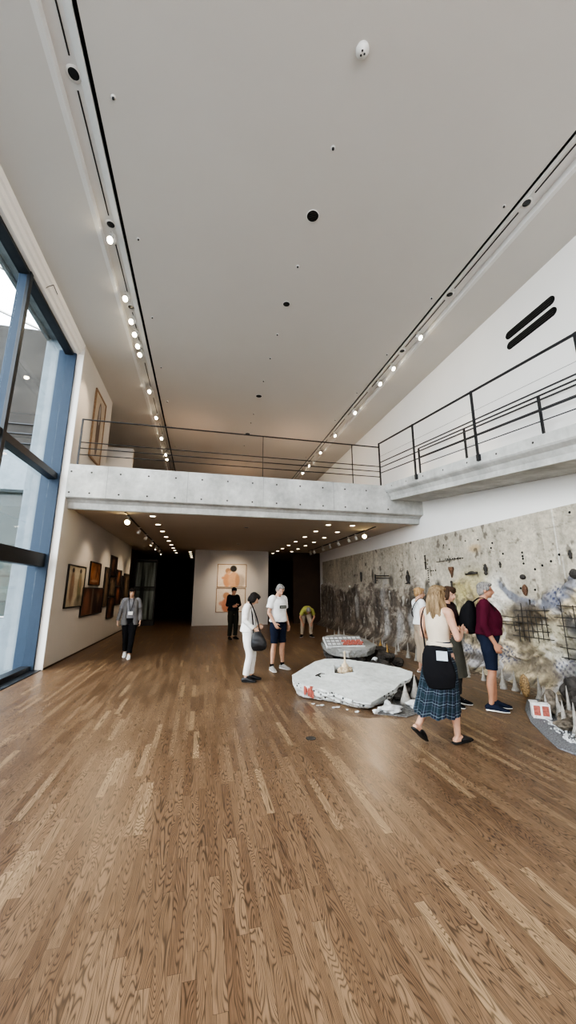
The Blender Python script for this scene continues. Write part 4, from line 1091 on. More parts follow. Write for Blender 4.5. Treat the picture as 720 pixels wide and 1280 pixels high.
# floor socket
t = thing('floor_socket', 'small round dark floor socket in front of the big slab', 'floor socket', (1.28, 4.35, 0))
b = bmesh.new(); lathe(b, [(.058, .0005), (.058, .003), (.05, .0045)], 24); obj('plate', b, M['iron'], t)
b = bmesh.new(); box(b, -.02, .02, -.003, .003, .0045, .006); obj('slot', b, M['black'], t)

# ------------------------------------------------------------------ people
def V3(*a): return Vector(a)
def pose(**k):
    """joints of a 1.70 m figure facing +Y, right hand on +X"""
    J = dict(pel=(0, 0, .93), wst=(0, .005, 1.09), chs=(0, .0, 1.30), nkb=(0, -.015, 1.45), nkt=(0, .01, 1.53), head=(0, .035, 1.60),
             hdir=(0, 1, 0), hup=(0, 0, 1),
             shR=(.165, -.01, 1.405), elR=(.215, -.03, 1.12), wrR=(.215, .06, .88), hnR=(0, .15, -1), plR=(-1, 0, 0),
             shL=(-.165, -.01, 1.405), elL=(-.215, -.03, 1.12), wrL=(-.215, .06, .88), hnL=(0, .15, -1), plL=(1, 0, 0),
             hpR=(.088, 0, .90), knR=(.10, .02, .49), anR=(.105, -.02, .085), ftR=(.12, 1, 0),
             hpL=(-.088, 0, .90), knL=(-.10, .02, .49), anL=(-.105, -.02, .085), ftL=(-.12, 1, 0), curl=.35, belly=0.0, fem=0, width=1.0)
    J.update(k)
    return {a: (V3(*b) if isinstance(b, tuple) else b) for a, b in J.items()}

def hand_into(bm, wr, d, palm, sgn, curl):
    """wr wrist, d pointing direction, palm palm-facing normal, sgn +1 for right hand"""
    d = d.normalized(); palm = (palm-d*palm.dot(d)).normalized(); s = d.cross(palm)*sgn      # s runs towards the thumb side
    if True: s = s
    loft(bm, [wr-d*.02, wr+d*.02, wr+d*.055, wr+d*.09], [(.026, .019), (.032, .018), (.041, .016), (.040, .013)], side=s, n=12, sub=3)
    lens = [.068, .078, .073, .058]
    for i, L in enumerate(lens):
        off = (.030-.020*i)
        p = wr+d*(.088-.004*abs(i-1.3))+s*off; dd = (d+s*(.06-.05*i)).normalized(); pts = [p-dd*.02, p]; q = p; a = 0
        for k in range(3):
            a += curl*(.55+.35*k)*(1+.12*i)
            q = q+(dd*math.cos(a)+palm*math.sin(a))*(L*(.42, .33, .25)[k]); pts.append(q)
        loft(bm, pts, [.0095, .0095, .0088, .0082, .0072], side=s, n=8, sub=2)
    p = wr+d*.025+s*.024+palm*.004
    t1 = (d*.6+s*.75+palm*.25).normalized(); t2 = (d*.9+s*.25+palm*.4).normalized()
    loft(bm, [p, p+t1*.035, p+t1*.035+t2*.03, p+t1*.035+t2*.052], [.014, .0125, .0105, .0085], side=palm, n=8, sub=2)

def headmat(J):
    f = J['hdir'].normalized(); u = (J['hup']-f*J['hup'].dot(f)).normalized(); r = f.cross(u)
    return Matrix((r, f, u)).transposed()      # columns right, forward, up

def torso_pts(J, e=0.0):
    w = J['width']; bl = J['belly']; side = (J['shR']-J['shL']).normalized()
    fem = J['fem']
    pel, ws, ch, nb, nt = J['pel'], J['wst'], J['chs'], J['nkb'], J['nkt']
    up = (ch-ws).normalized(); fw = side.cross(up)*-1
    fwd = up.cross(side)
    P = [pel-(ws-pel)*.55, pel, pel.lerp(ws, .5), ws, ws.lerp(ch, .55)+fwd*bl*.4, ch+fwd*.01, ch.lerp(nb, .60), nb, nt, nt+(nt-nb)*.3]
    Rr = [(.13*w, .095), (.160*w*(1+.05*fem), .108+bl*.3), (.152*w, .104+bl*.9), (.132*w*(1-.07*fem), .095+bl*1.1), (.146*w, .104+bl), (.160*w, .112+bl*.4), (.135*w, .085), (.070*w, .060), (.052, .054), (.050, .052)]
    return P, [(a+e, b+e) for a, b in Rr], side, fwd

def limb_r(J): return 1.0

def body(root, J, skin, voxel=.0075, feet=True):
    bm = bmesh.new()
    P, Rr, side, fwd = torso_pts(J)
    loft(bm, P, Rr, side=side, n=20, sub=4)
    for S, sg in (('R', 1), ('L', -1)):
        sh, el, wr = J['sh'+S], J['el'+S], J['wr'+S]
        a = J['chs'].lerp(J['nkb'], .62)
        loft(bm, [a+side*sg*.05, a.lerp(sh, .6), sh, sh.lerp(el, .3), sh.lerp(el, .7), el], [.062, .060, .055, .047, .041, .037], side=fwd, n=12)
        loft(bm, [el, el.lerp(wr, .25), el.lerp(wr, .6), wr], [.037, .040, .034, (.028, .021)], side=J['pl'+S].cross(wr-el), n=12)
        hand_into(bm, wr, J['hn'+S], J['pl'+S], sg, J['curl'])
        hp, kn, an = J['hp'+S], J['kn'+S], J['an'+S]
        loft(bm, [hp+(hp-kn)*.06, hp.lerp(kn, .2), hp.lerp(kn, .6), kn], [.088, .086, .066, .053], side=side, n=14)
        sh_dir = (an-kn).normalized(); bk = J['ft'+S].normalized()*-1
        loft(bm, [kn, kn.lerp(an, .22)+bk*.012, kn.lerp(an, .42)+bk*.012, kn.lerp(an, .75), an], [.052, .053, .054, .039, .034], side=side, n=14)
        if feet:
            f = J['ft'+S].normalized(); dn = V3(0, 0, -1) if abs(f.z) < .3 else (V3(0, 0, -1)-f*V3(0, 0, -1).dot(f)).normalized()
            loft(bm, [an-f*.045+dn*.045, an+f*.01+dn*.035, an+f*.08+dn*.048, an+f*.14+dn*.060, an+f*.175+dn*.064], [(.030, .030), (.034, .042), (.040, .032), (.042, .021), (.032, .014)], side=f.cross(dn), n=12)
    # head
    H = headmat(J); c = J['head']
    w = lambda x, y, z: c+H @ V3(x, y, z)
    ell(bm, w(0, -.012, .022), (.074, .092, .088), H, 24)
    ell(bm, w(0, .018, -.030), (.060, .072, .078), H, 20)
    ell(bm, w(0, .050, -.080), (.032, .030, .024), H, 14)
    loft(bm, [w(0, .078, .022), w(0, .096, -.004), w(0, .108, -.024), w(0, .092, -.034)], [(.009, .009), (.011, .010), (.016, .011), (.010, .008)], side=H @ V3(1, 0, 0), n=8, sub=2)
    for sx in (-1, 1):
        ell(bm, w(.073*sx, -.008, -.006), (.008, .018, .030), H, 10)
        ell(bm, w(.032*sx, .070, .028), (.022, .010, .007), H, 10)
        ell(bm, w(.034*sx, .055, -.030), (.022, .020, .020), H, 10)
    ell(bm, w(0, .082, -.050), (.022, .009, .007), H, 10)
    loft(bm, [J['nkb'], J['nkt'], w(0, -.02, -.05)], [(.060, .056), (.053, .053), (.050, .050)], side=side, n=14)
    me = remesh(bm, voxel, 2)
    o = link_mesh('body', me, skin, root)
    for sx in (-1, 1):
        e = bmesh.new(); ell(e, w(.031*sx, .0845, .010), (.012, .005, .006), H, 10); obj('eye', e, M['eye'], root, True)
        e = bmesh.new(); ell(e, w(.032*sx, .086, .030), (.019, .005, .0035), H, 10); obj('eyebrow', e, J.get('brow') or M['brow'], root, True)
    e = bmesh.new(); ell(e, w(0, .090, -.052), (.021, .006, .0055), H, 12); obj('lips', e, M['lips'], root, True)
    return o
M['eye'] = simple('dark_eye', (.03, .02, .015), .3); M['brow'] = simple('dark_brow', (.06, .04, .03), .8); M['lips'] = simple('lips', (.36, .15, .12), .5)
M['browgrey'] = simple('grey_brow', (.35, .33, .31), .8)

def cap_hair(root, J, mat, kind='short', name='hair'):
    H = headmat(J); c = J['head']; w = lambda x, y, z: c+H @ V3(x, y, z); bm = bmesh.new()
    ell(bm, w(0, -.026, .040), (.083, .094, .084), H, 24)
    ell(bm, w(0, -.055, -.010), (.076, .062, .080), H, 18)
    if kind == 'short':
        ell(bm, w(0, .030, .088), (.060, .056, .030), H, 14)
        for sx in (-1, 1): ell(bm, w(.066*sx, .012, .030), (.018, .040, .040), H, 12)
    if kind == 'bob':
        ell(bm, w(0, .035, .088), (.066, .062, .036), H, 14); ell(bm, w(0, -.055, -.035), (.080, .062, .085), H, 16)
        for sx in (-1, 1): ell(bm, w(.072*sx, .0, -.010), (.022, .058, .085), H, 14)
        ell(bm, w(0, .072, .060), (.058, .022, .028), H, 12)
    if kind == 'long':
        ell(bm, w(0, .035, .090), (.066, .060, .034), H, 14)
        dn = V3(0, 0, -1)
        for x, y, l, r in ((-.070, -.0, .20, .028), (.070, -.0, .20, .028), (-.06, -.045, .30, .036), (.06, -.045, .30, .036), (-.025, -.075, .32, .040), (.025, -.075, .32, .040), (-.078, .025, .17, .018), (.078, .025, .17, .018)):
            p = w(x, y, .04); q = w(x*1.12, y-.012, -.05); e = q+dn*(l-.05)+ (q-c)*.12; e2 = q.lerp(e, .6)+(q-c)*.10
            loft(bm, [p, q, e2, e], [(r, r*.8), (r*1.15, r), (r*1.25, r), (r*.9, r*.6)], side=H @ V3(1, 0, 0), n=10)
    if kind == 'up':
        ell(bm, w(0, -.09, .05), (.045, .045, .045), H, 14); ell(bm, w(0, .035, .082), (.060, .052, .030), H, 14)
        for sx in (-1, 1): ell(bm, w(.068*sx, -.002, .020), (.018, .045, .045), H, 12)
    if kind == 'cap':
        ell(bm, w(0, .0, .065), (.086, .105, .055), H, 20); loft(bm, [w(0, .07, .062), w(0, .15, .050)], [(.07, .010), (.055, .007)], side=H @ V3(1, 0, 0), n=14)
    if kind == 'long':
        loft(bm, [w(0, -.03, .06), w(0, -.045, -.03), w(0, -.055, -.12)+dn*.0, w(0, -.06, -.10)+dn*.10, w(0, -.055, -.10)+dn*.15], [(.080, .075), (.090, .072), (.098, .060), (.095, .045), (.080, .025)], side=H @ V3(1, 0, 0), n=20)
    me = remesh(bm, .007, 2, .005, 30, (1, 1, .15), 3.3)
    return link_mesh(name, me, mat, root)

def shirt(root, J, mat, name='shirt', e=.016, hem=.9, sleeve='short', se=.016, loose=.012, wr=.006, neck=.0, seed=1.0, slv_r=None):
    """hem: z height of hem as fraction from waist (0) to pelvis bottom (1+)"""
    bm = bmesh.new(); P, Rr, side, fwd = torso_pts(J, e)
    pel, ws = J['pel'], J['wst']
    low = ws.lerp(pel, hem); lowr = (.165*J['width']+e+loose, .112+e+loose+J['belly']*.7)
    PP = [low, ws.lerp(pel, hem*.5), P[3], P[4], P[5], P[6], J['nkb'].lerp(P[6], .35-neck)]
    RR = [lowr, (.156*J['width']+e+loose*.8, .108+e+loose*.8+J['belly']*.9), (Rr[3][0]+loose*.8, Rr[3][1]+loose*.6), (Rr[4][0]+loose*.5, Rr[4][1]+.004), Rr[5], (Rr[6][0]+.004, Rr[6][1]+.004), (.080, .068)]
    loft(bm, PP, RR, side=side, n=24, sub=4, caps=('flat', 'round'))
    for S, sg in (('R', 1), ('L', -1)):
        sh, el, w = J['sh'+S], J['el'+S], J['wr'+S]; a = J['chs'].lerp(J['nkb'], .62)
        if sleeve == 'none':
            loft(bm, [a+side*sg*.03, a.lerp(sh, .72)], [.070, .062], side=fwd, n=12); continue
        r = slv_r or (.055+se)
        base = [a+side*sg*.04, a.lerp(sh, .6), sh]
        if sleeve == 'short': loft(bm, base+[sh.lerp(el, .35), sh.lerp(el, .68)], [.068, .066+se*.3, r, r*.98, r*1.0], side=fwd, n=14, caps=('round', 'flat'))
        else:
            loft(bm, base+[sh.lerp(el, .5), el], [.068, .066+se*.3, r, r*.86, r*.78], side=fwd, n=14)
            t = .55 if sleeve == 'threequarter' else .96
            loft(bm, [el, el.lerp(w, t*.5), el.lerp(w, t)], [r*.78, r*.72, r*.66 if t > .6 else r*.72], side=fwd, n=14, caps=('round', 'flat'))
    me = remesh(bm, .010, 2, wr, 9, seed=seed)
    return link_mesh(name, me, mat, root)

def trousers(root, J, mat, name='trousers', length=1.0, e=.012, wr=.005, wide=1.0, seed=2.0, top=.25):
    """length 1 = ankle, .45 = above the knee"""
    bm = bmesh.new(); P, Rr, side, fwd = torso_pts(J, e); pel, ws = J['pel'], J['wst']
    loft(bm, [pel-(ws-pel)*.35, pel, pel.lerp(ws, 1-top if top < 1 else .5)], [(.145*J['width']+e, .10+e), (.163*J['width']+e, .112+e+J['belly']*.3), (.150*J['width']+e, .105+e+J['belly']*.7)], side=side, n=22, caps=('round', 'flat'))
    for S in 'RL':
        hp, kn, an = J['hp'+S], J['kn'+S], J['an'+S]
        def at(t):   # 0 hip, .5 knee, 1 ankle
            return hp.lerp(kn, t*2) if t <= .5 else kn.lerp(an, t*2-1)
        ts = [0, .12, .3, length] if length <= .5 else [0, .12, .3, .5, .75, length]
        rs = {0: .092, .12: .094, .3: .078, .5: .064, .75: .055}
        pts = [at(t) for t in ts]; rs2 = {**rs, .3: .068} if length <= .5 else rs
        rad = [(rs2.get(t, .064 if length <= .5 else .050)+e)*(1 if t < .3 else wide) for t in ts]
        loft(bm, pts, rad, side=side, n=16, caps=('round', 'flat'))
    me = remesh(bm, .010, 2, wr, 8, (1, 1, .6), seed)
    return link_mesh(name, me, mat, root)

def shoes(root, J, mat, sole, kind='shoe', up=.03):
    for S in 'RL':
        an = J['an'+S]; f = J['ft'+S].normalized(); dn = V3(0, 0, -1) if abs(f.z) < .25 else (V3(0, 0, -1)-f*V3(0, 0, -1).dot(f)).normalized(); sd = f.cross(dn)
        bm = bmesh.new()
        if kind == 'mule':
            loft(bm, [an+f*.03+dn*.045, an+f*.08+dn*.045, an+f*.14+dn*.055, an+f*.20+dn*.064], [(.046, .028), (.052, .036), (.050, .026), (.030, .014)], side=sd, n=14)
            loft(bm, [an-f*.055+dn*.074, an+f*.05+dn*.074, an+f*.19+dn*.074], [(.036, .008), (.042, .008), (.038, .008)], side=sd, n=14)
        else:
            loft(bm, [an-f*.055+dn*.040, an-f*.02+dn*.030, an+f*.03+dn*.028, an+f*.09+dn*.043, an+f*.15+dn*.054, an+f*.20+dn*.060], [(.034, .034), (.042, .046), (.044, .046), (.048, .034), (.050, .026), (.034, .018)], side=sd, n=14)
        me = remesh(bm, .006, 1); o = link_mesh('shoe', me, mat, root)
        bm = bmesh.new()
        loft(bm, [an-f*.062+dn*.070, an-f*.02+dn*.070, an+f*.05+dn*.070, an+f*.14+dn*.070, an+f*.205+dn*.068], [(.034, .014), (.043, .014), (.043, .014), (.052, .014), (.034, .012)], side=sd, n=14)
        obj('sole', bm, sole, o, True)
        if kind == 'sneaker':
            bm = bmesh.new()
            for k in range(3): rod(bm, an+f*(.06+.022*k)+dn*(.002+.008*k)-sd*.02, an+f*(.06+.022*k)+dn*(.002+.008*k)+sd*.02, .0035, 6)
            obj('laces', bm, M['whitepaint'], o)

def strap(name, pts, w, t, mat, parent, side):
    bm = bmesh.new(); loft(bm, pts, [(w, t)]*len(pts), side=side, n=8, sub=5, caps=('flat', 'flat')); return obj(name, bm, mat, parent, True)

F_white = fabric('white_cotton', (.72, .72, .72)); F_white2 = fabric('off_white_linen', (.74, .73, .71)); F_navy = fabric('navy_cotton', (.018, .024, .045)); F_black = fabric('black_cloth', (.012, .012, .014))
F_grey = fabric('grey_knit', (.20, .20, .215)); F_cardi = fabric('grey_cardigan', (.15, .145, .145)); F_maroon = fabric('maroon_knit', (.085, .012, .028), bs=260, bump=.5); F_beige = fabric('beige_rib_knit', (.60, .52, .42), bs=260, bump=.5)
F_khaki = fabric('khaki_trousers', (.30, .25, .18)); F_olive = fabric('yellow_green_cotton', (.34, .34, .10)); F_coat = fabric('grey_green_coat', (.085, .085, .07)); F_dkgreen = fabric('dark_olive_trousers', (.025, .024, .018)); F_sand = fabric('sand_trousers', (.36, .29, .22))
F_leather = simple('black_leather', (.012, .012, .014), .42, var=.2, bump=.3, bs=90); F_sole = simple('white_rubber', (.72, .71, .68), .6); F_soleb = simple('black_rubber', (.015, .015, .015), .6)
F_shoeg = fabric('grey_mesh_shoe', (.34, .33, .31))
H_grey = hairmat('grey_hair', (.09, .085, .08), (.36, .34, .32)); H_black = hairmat('black_hair', (.008, .007, .007), (.03, .025, .022)); H_blond = hairmat('dark_blond_hair', (.085, .055, .03), (.33, .24, .145), (70, 70, 3)); H_sandy = hairmat('sandy_hair', (.22, .13, .06), (.48, .32, .17)); H_brown = hairmat('brown_hair', (.02, .012, .008), (.09, .055, .035))

def person(label, x, y, heading, h):
    t = thing('person', label, 'person', (x, y, 0), R(-heading)); t.scale = (h/1.70,)*3; return t
def held(name, label, cat, per):
    t = thing(name, label, cat, tuple(per.location), per.rotation_euler[2]); t.scale = per.scale; return t

# --- 1 woman in plaid skirt
p = person('woman with long blond hair, beige sleeveless top and plaid skirt, seen from behind', 2.71, 3.93, 70, 1.66)
J = pose(fem=1, width=.90, hdir=(.25, 1, -.18), head=(.01, .04, 1.60), nkt=(0, .015, 1.53),
         hpR=(.085, 0, .90), knR=(.10, .06, .49), anR=(.105, .05, .085), ftR=(.15, 1, 0),
         knL=(-.08, -.08, .50), anL=(-.11, -.33, .20), ftL=(-.05, .80, -.62),
         elR=(.23, .03, 1.12), wrR=(.16, .22, 1.16), hnR=(-.4, .9, .2), plR=(-.9, -.4, 0),
         elL=(-.215, .0, 1.12), wrL=(-.12, .19, 1.10), hnL=(.5, .85, .1), plL=(.9, -.4, 0))
body(p, J, SK1, .0065)
cap_hair(p, J, H_blond, 'long')
shirt(p, J, F_beige, 'sleeveless_top', e=.010, hem=.45, sleeve='none', loose=.004, wr=.003)
def skirt(root):
    me = bpy.data.meshes.new('plaid_skirt'); n = 160; rows = 40; vs = []; uv = []; fs = []
    for r in range(rows+1):
        t = r/rows; z = 1.06-.74*t
        a = .138+.055*min(1, t*3)+.06*max(0, t-.3); bdep = .104+.05*min(1, t*3)+.14*max(0, t-.3); yc = -.04*t - .09*t*t
        for i in range(n):
            th = 2*math.pi*i/n; pl = .010*t*math.sin(th*26)+.012*t*t*math.sin(th*7+1)
            vs.append(((a+pl)*math.cos(th), yc+(bdep+pl)*math.sin(th), z+.012*t*math.sin(th*9+.5)*t))
    for r in range(rows):
        for i in range(n): fs.append((r*n+i, (r+1)*n+i, (r+1)*n+(i+1) % n, r*n+(i+1) % n))
    me.from_pydata(vs, [], fs); L = me.uv_layers.new(name='UVMap')
    for pi, pol in enumerate(me.polygons):
        r, i = divmod(pi, n)
        for k, (dr, di) in enumerate(((0, 0), (1, 0), (1, 1), (0, 1))): L.data[pol.loop_start+k].uv = ((i+di)/n, (r+dr)/rows)
    me.polygons.foreach_set('use_smooth', [True]*len(me.polygons))
    k = NT('plaid_wool'); tc = k.n('ShaderNodeTexCoord'); s = k.n('ShaderNodeSeparateXYZ'); k.l(tc.outputs['UV'], s.inputs[0])
    def stripes(src, fr, w, off=0):
        f = k.math('FRACT', k.math('ADD', k.math('MULTIPLY', src, fr), off)); return k.math('LESS_THAN', f, w)
    U, W = s.outputs[0], s.outputs[1]
    col = k.mix(k.math('MULTIPLY', stripes(U, 13, .45), .7), (.006, .010, .024), (.005, .018, .028))
    col = k.mix(k.math('MULTIPLY', stripes(W, 7, .45), .6), col, (.005, .022, .032))
    col = k.mix(k.math('MULTIPLY', stripes(U, 13, .06, .3), .5), col, (.11, .15, .18)); col = k.mix(k.math('MULTIPLY', stripes(W, 7, .06, .3), .5), col, (.20, .25, .28))
    col = k.mix(k.math('MULTIPLY', stripes(U, 26, .06, .1), .35), col, (.16, .20, .25)); col = k.mix(k.math('MULTIPLY', stripes(W, 14, .06, .1), .35), col, (.16, .20, .25))
    k.base(col); k.rough(.9)
    return link_mesh('plaid_skirt', me, k.m, root)
skirt(p)
b = bmesh.new(); loft(b, [(0, 0, 1.035), (0, 0, 1.075)], [(.145, .112), (.140, .108)], n=28, caps=('flat', 'flat')); obj('waistband', b, F_navy, p, True)
shoes(p, J, F_leather, F_soleb, 'mule')
g = held('shoulder_bag', 'black shoulder bag with a white slip, hanging behind the plaid-skirt woman', 'bag', p)
b = bmesh.new(); loft(b, [(.10, -.20, 1.03), (.11, -.225, .92), (.13, -.225, .76), (.14, -.21, .62)], [(.12, .022), (.15, .045), (.175, .055), (.145, .035)], side=(1, .55, 0), n=20)
me = remesh(b, .009, 2, .006, 9, seed=4); link_mesh('pouch', me, F_black, g)
strap('strap', [(-.03, -.22, 1.0), (-.08, -.165, 1.12), (-.135, -.125, 1.28), (-.13, -.06, 1.43), (-.12, .03, 1.46), (-.08, .10, 1.38)], .012, .004, F_black, g, (0, 1, .2))
b = bmesh.new(); bmesh.ops.create_cube(b, size=1, matrix=Matrix.Translation((.20, -.245, .955)) @ Matrix.Rotation(R(28), 4, 'Z') @ Matrix.Diagonal((.115, .004, .10, 1))); obj('paper_slip', b, simple('pale_paper', (.46, .52, .58), .7), g)

# --- 2 man in maroon
p = person('grey-haired man in maroon sweater and navy shorts, standing in profile', 4.07, 4.73, 128, 1.72)
J = pose(belly=.06, width=1.08, hdir=(0, 1, -.08), hpR=(.09, 0, .90), elR=(.235, -.05, 1.12), wrR=(.225, .07, .89), hnR=(-.05, .35, -1), anR=(.10, -.05, .085), knR=(.10, -.0, .49), anL=(-.10, -.0, .085),
         ftR=(.05, 1, 0), ftL=(-.05, 1, 0), curl=.45); J['brow'] = M['browgrey']
body(p, J, SK2, .0065)
cap_hair(p, J, H_grey, 'short')
shirt(p, J, F_maroon, 'sweater', e=.018, hem=.62, sleeve='threequarter', se=.016, loose=.012, wr=.006)
trousers(p, J, F_navy, 'shorts', .45, .014, wide=1.0)
shoes(p, J, F_navy, F_sole)
g = held('backpack', 'black backpack worn by the man in the maroon sweater', 'bag', p)
b = bmesh.new(); loft(b, [(0, -.20, 1.05), (0, -.225, 1.12), (0, -.215, 1.28), (0, -.185, 1.41)], [(.13, .09), (.15, .13), (.145, .12), (.10, .06)], n=20)
link_mesh('pack', remesh(b, .010, 2, .006, 8, seed=7), F_black, g)
for sx in (-1, 1): strap('strap', [(.09*sx, -.16, 1.42), (.11*sx, -.03, 1.50), (.12*sx, .10, 1.38), (.13*sx, .10, 1.22), (.16*sx, -.08, 1.12)], .022, .006, F_black, g, (1, 0, 0))

# --- 3 person with coat
p = person('dark-haired visitor in dark top, standing behind the plaid-skirt woman', 3.68, 5.05, 152, 1.66)
J = pose(fem=1, width=.92, hdir=(.15, 1, -.25), head=(0, .045, 1.60), elR=(.21, .02, 1.12), wrR=(.10, .22, 1.10), hnR=(-.9, .4, 0), plR=(0, -1, .2),
         elL=(-.22, .02, 1.12), wrL=(-.10, .24, 1.06), hnL=(.9, .4, 0), plL=(0, -1, .3))
body(p, J, SK1, .008)
cap_hair(p, J, H_brown, 'bob')
shirt(p, J, fabric('dark_brown_top', (.035, .02, .022)), 'shirt', hem=.8, sleeve='short')
trousers(p, J, fabric('dark_grey_trousers', (.05, .05, .05)), 'trousers', .93)
shoes(p, J, F_black, F_sole, 'sneaker')
b = bmesh.new(); P_, R_, sd, fw = torso_pts(J, .03)
loft(b, [(0, -.01, .40), (0, -.01, .70), (0, -.0, .95), (0, -.015, 1.15), (0, -.03, 1.36), (0, -.03, 1.44)], [(.27, .20), (.235, .17), (.20, .145), (.17, .125), (.185, .115), (.10, .07)], n=24, caps=('flat', 'round'))
for S, sg in (('R', 1), ('L', -1)): loft(b, [J['sh'+S], J['sh'+S].lerp(J['el'+S], .5), J['el'+S], J['el'+S].lerp(J['wr'+S], .5)], [.075, .070, .064, .06], n=12)
bmesh.ops.delete(b, geom=[], context='VERTS')
link_mesh('long_coat', remesh(b, .011, 2, .008, 7, seed=8), F_coat, p)

# --- 4 blond person in white
p = person('fair-haired visitor in white shirt and sand trousers, partly hidden by the plaid-skirt woman', 4.42, 6.98, 100, 1.66)
J = pose(width=.95, hdir=(.3, 1, -.2), elR=(.22, .02, 1.13), wrR=(.16, .20, 1.05), hnR=(-.3, 1, 0), plR=(-1, 0, 0), elL=(-.22, .02, 1.13), wrL=(-.14, .22, 1.06), hnL=(.3, 1, 0))
body(p, J, SK1, .009); cap_hair(p, J, H_sandy, 'up')
shirt(p, J, F_white, 'shirt', hem=.8, sleeve='short', loose=.02, se=.022); trousers(p, J, F_sand, 'trousers', .86, wide=1.2)
shoes(p, J, simple('pink_leather', (.50, .24, .20), .5), F_sole, 'mule')
g = held('backpack_strap_bag', 'black sling bag worn over the white shirt of the fair-haired visitor', 'bag', p)
g.name = 'sling_bag'
b = bmesh.new(); loft(b, [(-.03, .17, 1.16), (-.04, .19, 1.25), (-.03, .18, 1.33)], [(.08, .03), (.10, .045), (.07, .03)], n=16); obj('pouch', b, F_black, g, True)
strap('strap', [(.10, .12, 1.38), (.12, .0, 1.50), (.09, -.13, 1.38), (-.05, -.145, 1.20), (-.16, -.06, 1.10), (-.12, .10, 1.14)], .018, .005, F_black, g, (1, 0, 0))

# --- 5 man in white t-shirt
p = person('grey-haired man in white T-shirt and navy shorts looking down at the slab', 1.65, 7.98, 150, 1.74)
J = pose(width=1.04, belly=.015, hdir=(.25, 1, -.60), hup=(0, .4, 1), head=(.015, .075, 1.585), nkt=(.0, .03, 1.525),
         elR=(.235, -.03, 1.13), wrR=(.215, .13, .93), hnR=(-.25, .5, -.8), plR=(-1, 0, -.2), elL=(-.23, -.04, 1.12), wrL=(-.235, .06, .88),
         hpR=(.09, 0, .90), knR=(.13, .02, .49), anR=(.17, .0, .085), ftR=(.35, 1, 0), knL=(-.10, .02, .49), anL=(-.12, .0, .085), ftL=(-.1, 1, 0), curl=.5); J['brow'] = M['browgrey']
body(p, J, SK1, .0075); cap_hair(p, J, H_grey, 'short')
ts = shirt(p, J, F_white, 'tshirt', e=.020, hem=.88, sleeve='short', se=.026, loose=.022, wr=.008)
b = bmesh.new(); box(b, -.085, .095, .150, .156, 1.215, 1.275); obj('chest_print', b, simple('black_print', (.03, .035, .03), .7), p)
b = bmesh.new()
for i in range(7): box(b, -.07+i*.021, -.07+i*.021+.013, .156, .158, 1.233, 1.258)
obj('print_lettering', b, simple('grey_print', (.30, .32, .30), .7), p)
trousers(p, J, F_navy, 'shorts', .46, .014, wide=1.02)
shoes(p, J, F_shoeg, F_sole, 'sneaker')
for S in 'RL':
    b = bmesh.new(); a_ = J['an'+S]; loft(b, [a_+V3(0, 0, -.01), a_+V3(0, 0, .05)], [.040, .041], n=14, caps=('flat', 'flat')); obj('sock', b, F_black, p, True)

# --- 6 woman in white suit
p = person('short dark-haired woman in a white suit with a black bag, seen in profile', .90, 7.15, 103, 1.60)
J = pose(fem=1, width=.90, hdir=(0, 1, -.75), hup=(0, .6, 1), head=(0, .11, 1.555), nkt=(0, .055, 1.51), nkb=(0, .01, 1.44), chs=(0, -.01, 1.30),
         elR=(.20, -.05, 1.14), wrR=(.19, .13, .99), hnR=(-.1, .8, -.5), plR=(-1, 0, 0), elL=(-.20, -.03, 1.14), wrL=(-.12, .18, 1.02), hnL=(.2, .9, -.3),
         knR=(.085, .05, .49), anR=(.09, -.02, .085), knL=(-.085, .09, .49), anL=(-.09, .06, .085), ftR=(.1, 1, 0), ftL=(-.1, 1, 0), curl=.7)
body(p, J, SK3, .0075); cap_hair(p, J, H_black, 'bob')
shirt(p, J, F_white2, 'jacket', e=.020, hem=1.05, sleeve='long', se=.014, loose=.030, wr=.009, seed=5)
trousers(p, J, F_white2, 'trousers', .95, .010, wide=1.08, wr=.007)
shoes(p, J, F_leather, F_soleb)
g = held('handbag', 'large soft black bag held by the woman in the white suit', 'bag', p)
b = bmesh.new(); loft(b, [(.24, .20, .92), (.25, .21, .84), (.25, .24, .70), (.24, .25, .62)], [(.08, .035), (.12, .06), (.155, .065), (.13, .04)], side=(0, 1, 0), n=18)
link_mesh('pouch', remesh(b, .009, 2, .007, 9, seed=9), F_leather, g)
strap('strap', [(.24, .13, .90), (.20, .12, 1.02), (.14, .09, 1.25), (.11, .03, 1.50), (.06, .06, 1.46), (.16, .18, 1.2), (.235, .26, .92)], .011, .005, F_black, g, (0, 1, 0))

# --- 7 woman in grey walking to the camera
p = person('woman in grey cardigan and black trousers with lanyard, walking beside the paintings', -1.70, 10.2, 172, 1.66)
J = pose(fem=1, width=.92, hdir=(0, 1, -.1), elR=(.24, -.10, 1.13), wrR=(.29, -.07, .90), elL=(-.23, -.02, 1.13), wrL=(-.25, .08, .90),
         knR=(.07, -.02, .49), anR=(.06, -.18, .12), ftR=(0, 1, -.3), knL=(-.07, .12, .50), anL=(-.05, .17, .085), ftL=(0, 1, 0))
body(p, J, SK3, .009); cap_hair(p, J, H_black, 'bob')
shirt(p, J, F_grey, 'shirt', hem=.75, sleeve='short'); trousers(p, J, F_black, 'trousers', .95)
shoes(p, J, F_white, F_sole)
b = bmesh.new()
for sg in (-1, 1):
    loft(b, [(.115*sg, -.01, .80), (.125*sg, -.01, .95), (.110*sg, -.01, 1.15), (.10*sg, -.01, 1.36), (.07*sg, -.01, 1.44)], [(.10, .15), (.085, .145), (.072, .13), (.08, .12), (.05, .07)], n=16, caps=('flat', 'round'))
for S in 'RL': loft(b, [J['sh'+S], J['sh'+S].lerp(J['el'+S], .5), J['el'+S], J['el'+S].lerp(J['wr'+S], .5), J['wr'+S]], [.070, .062, .055, .05, .045], n=12, caps=('round', 'flat'))
link_mesh('cardigan', remesh(b, .010, 2, .006, 8, seed=10), F_cardi, p)
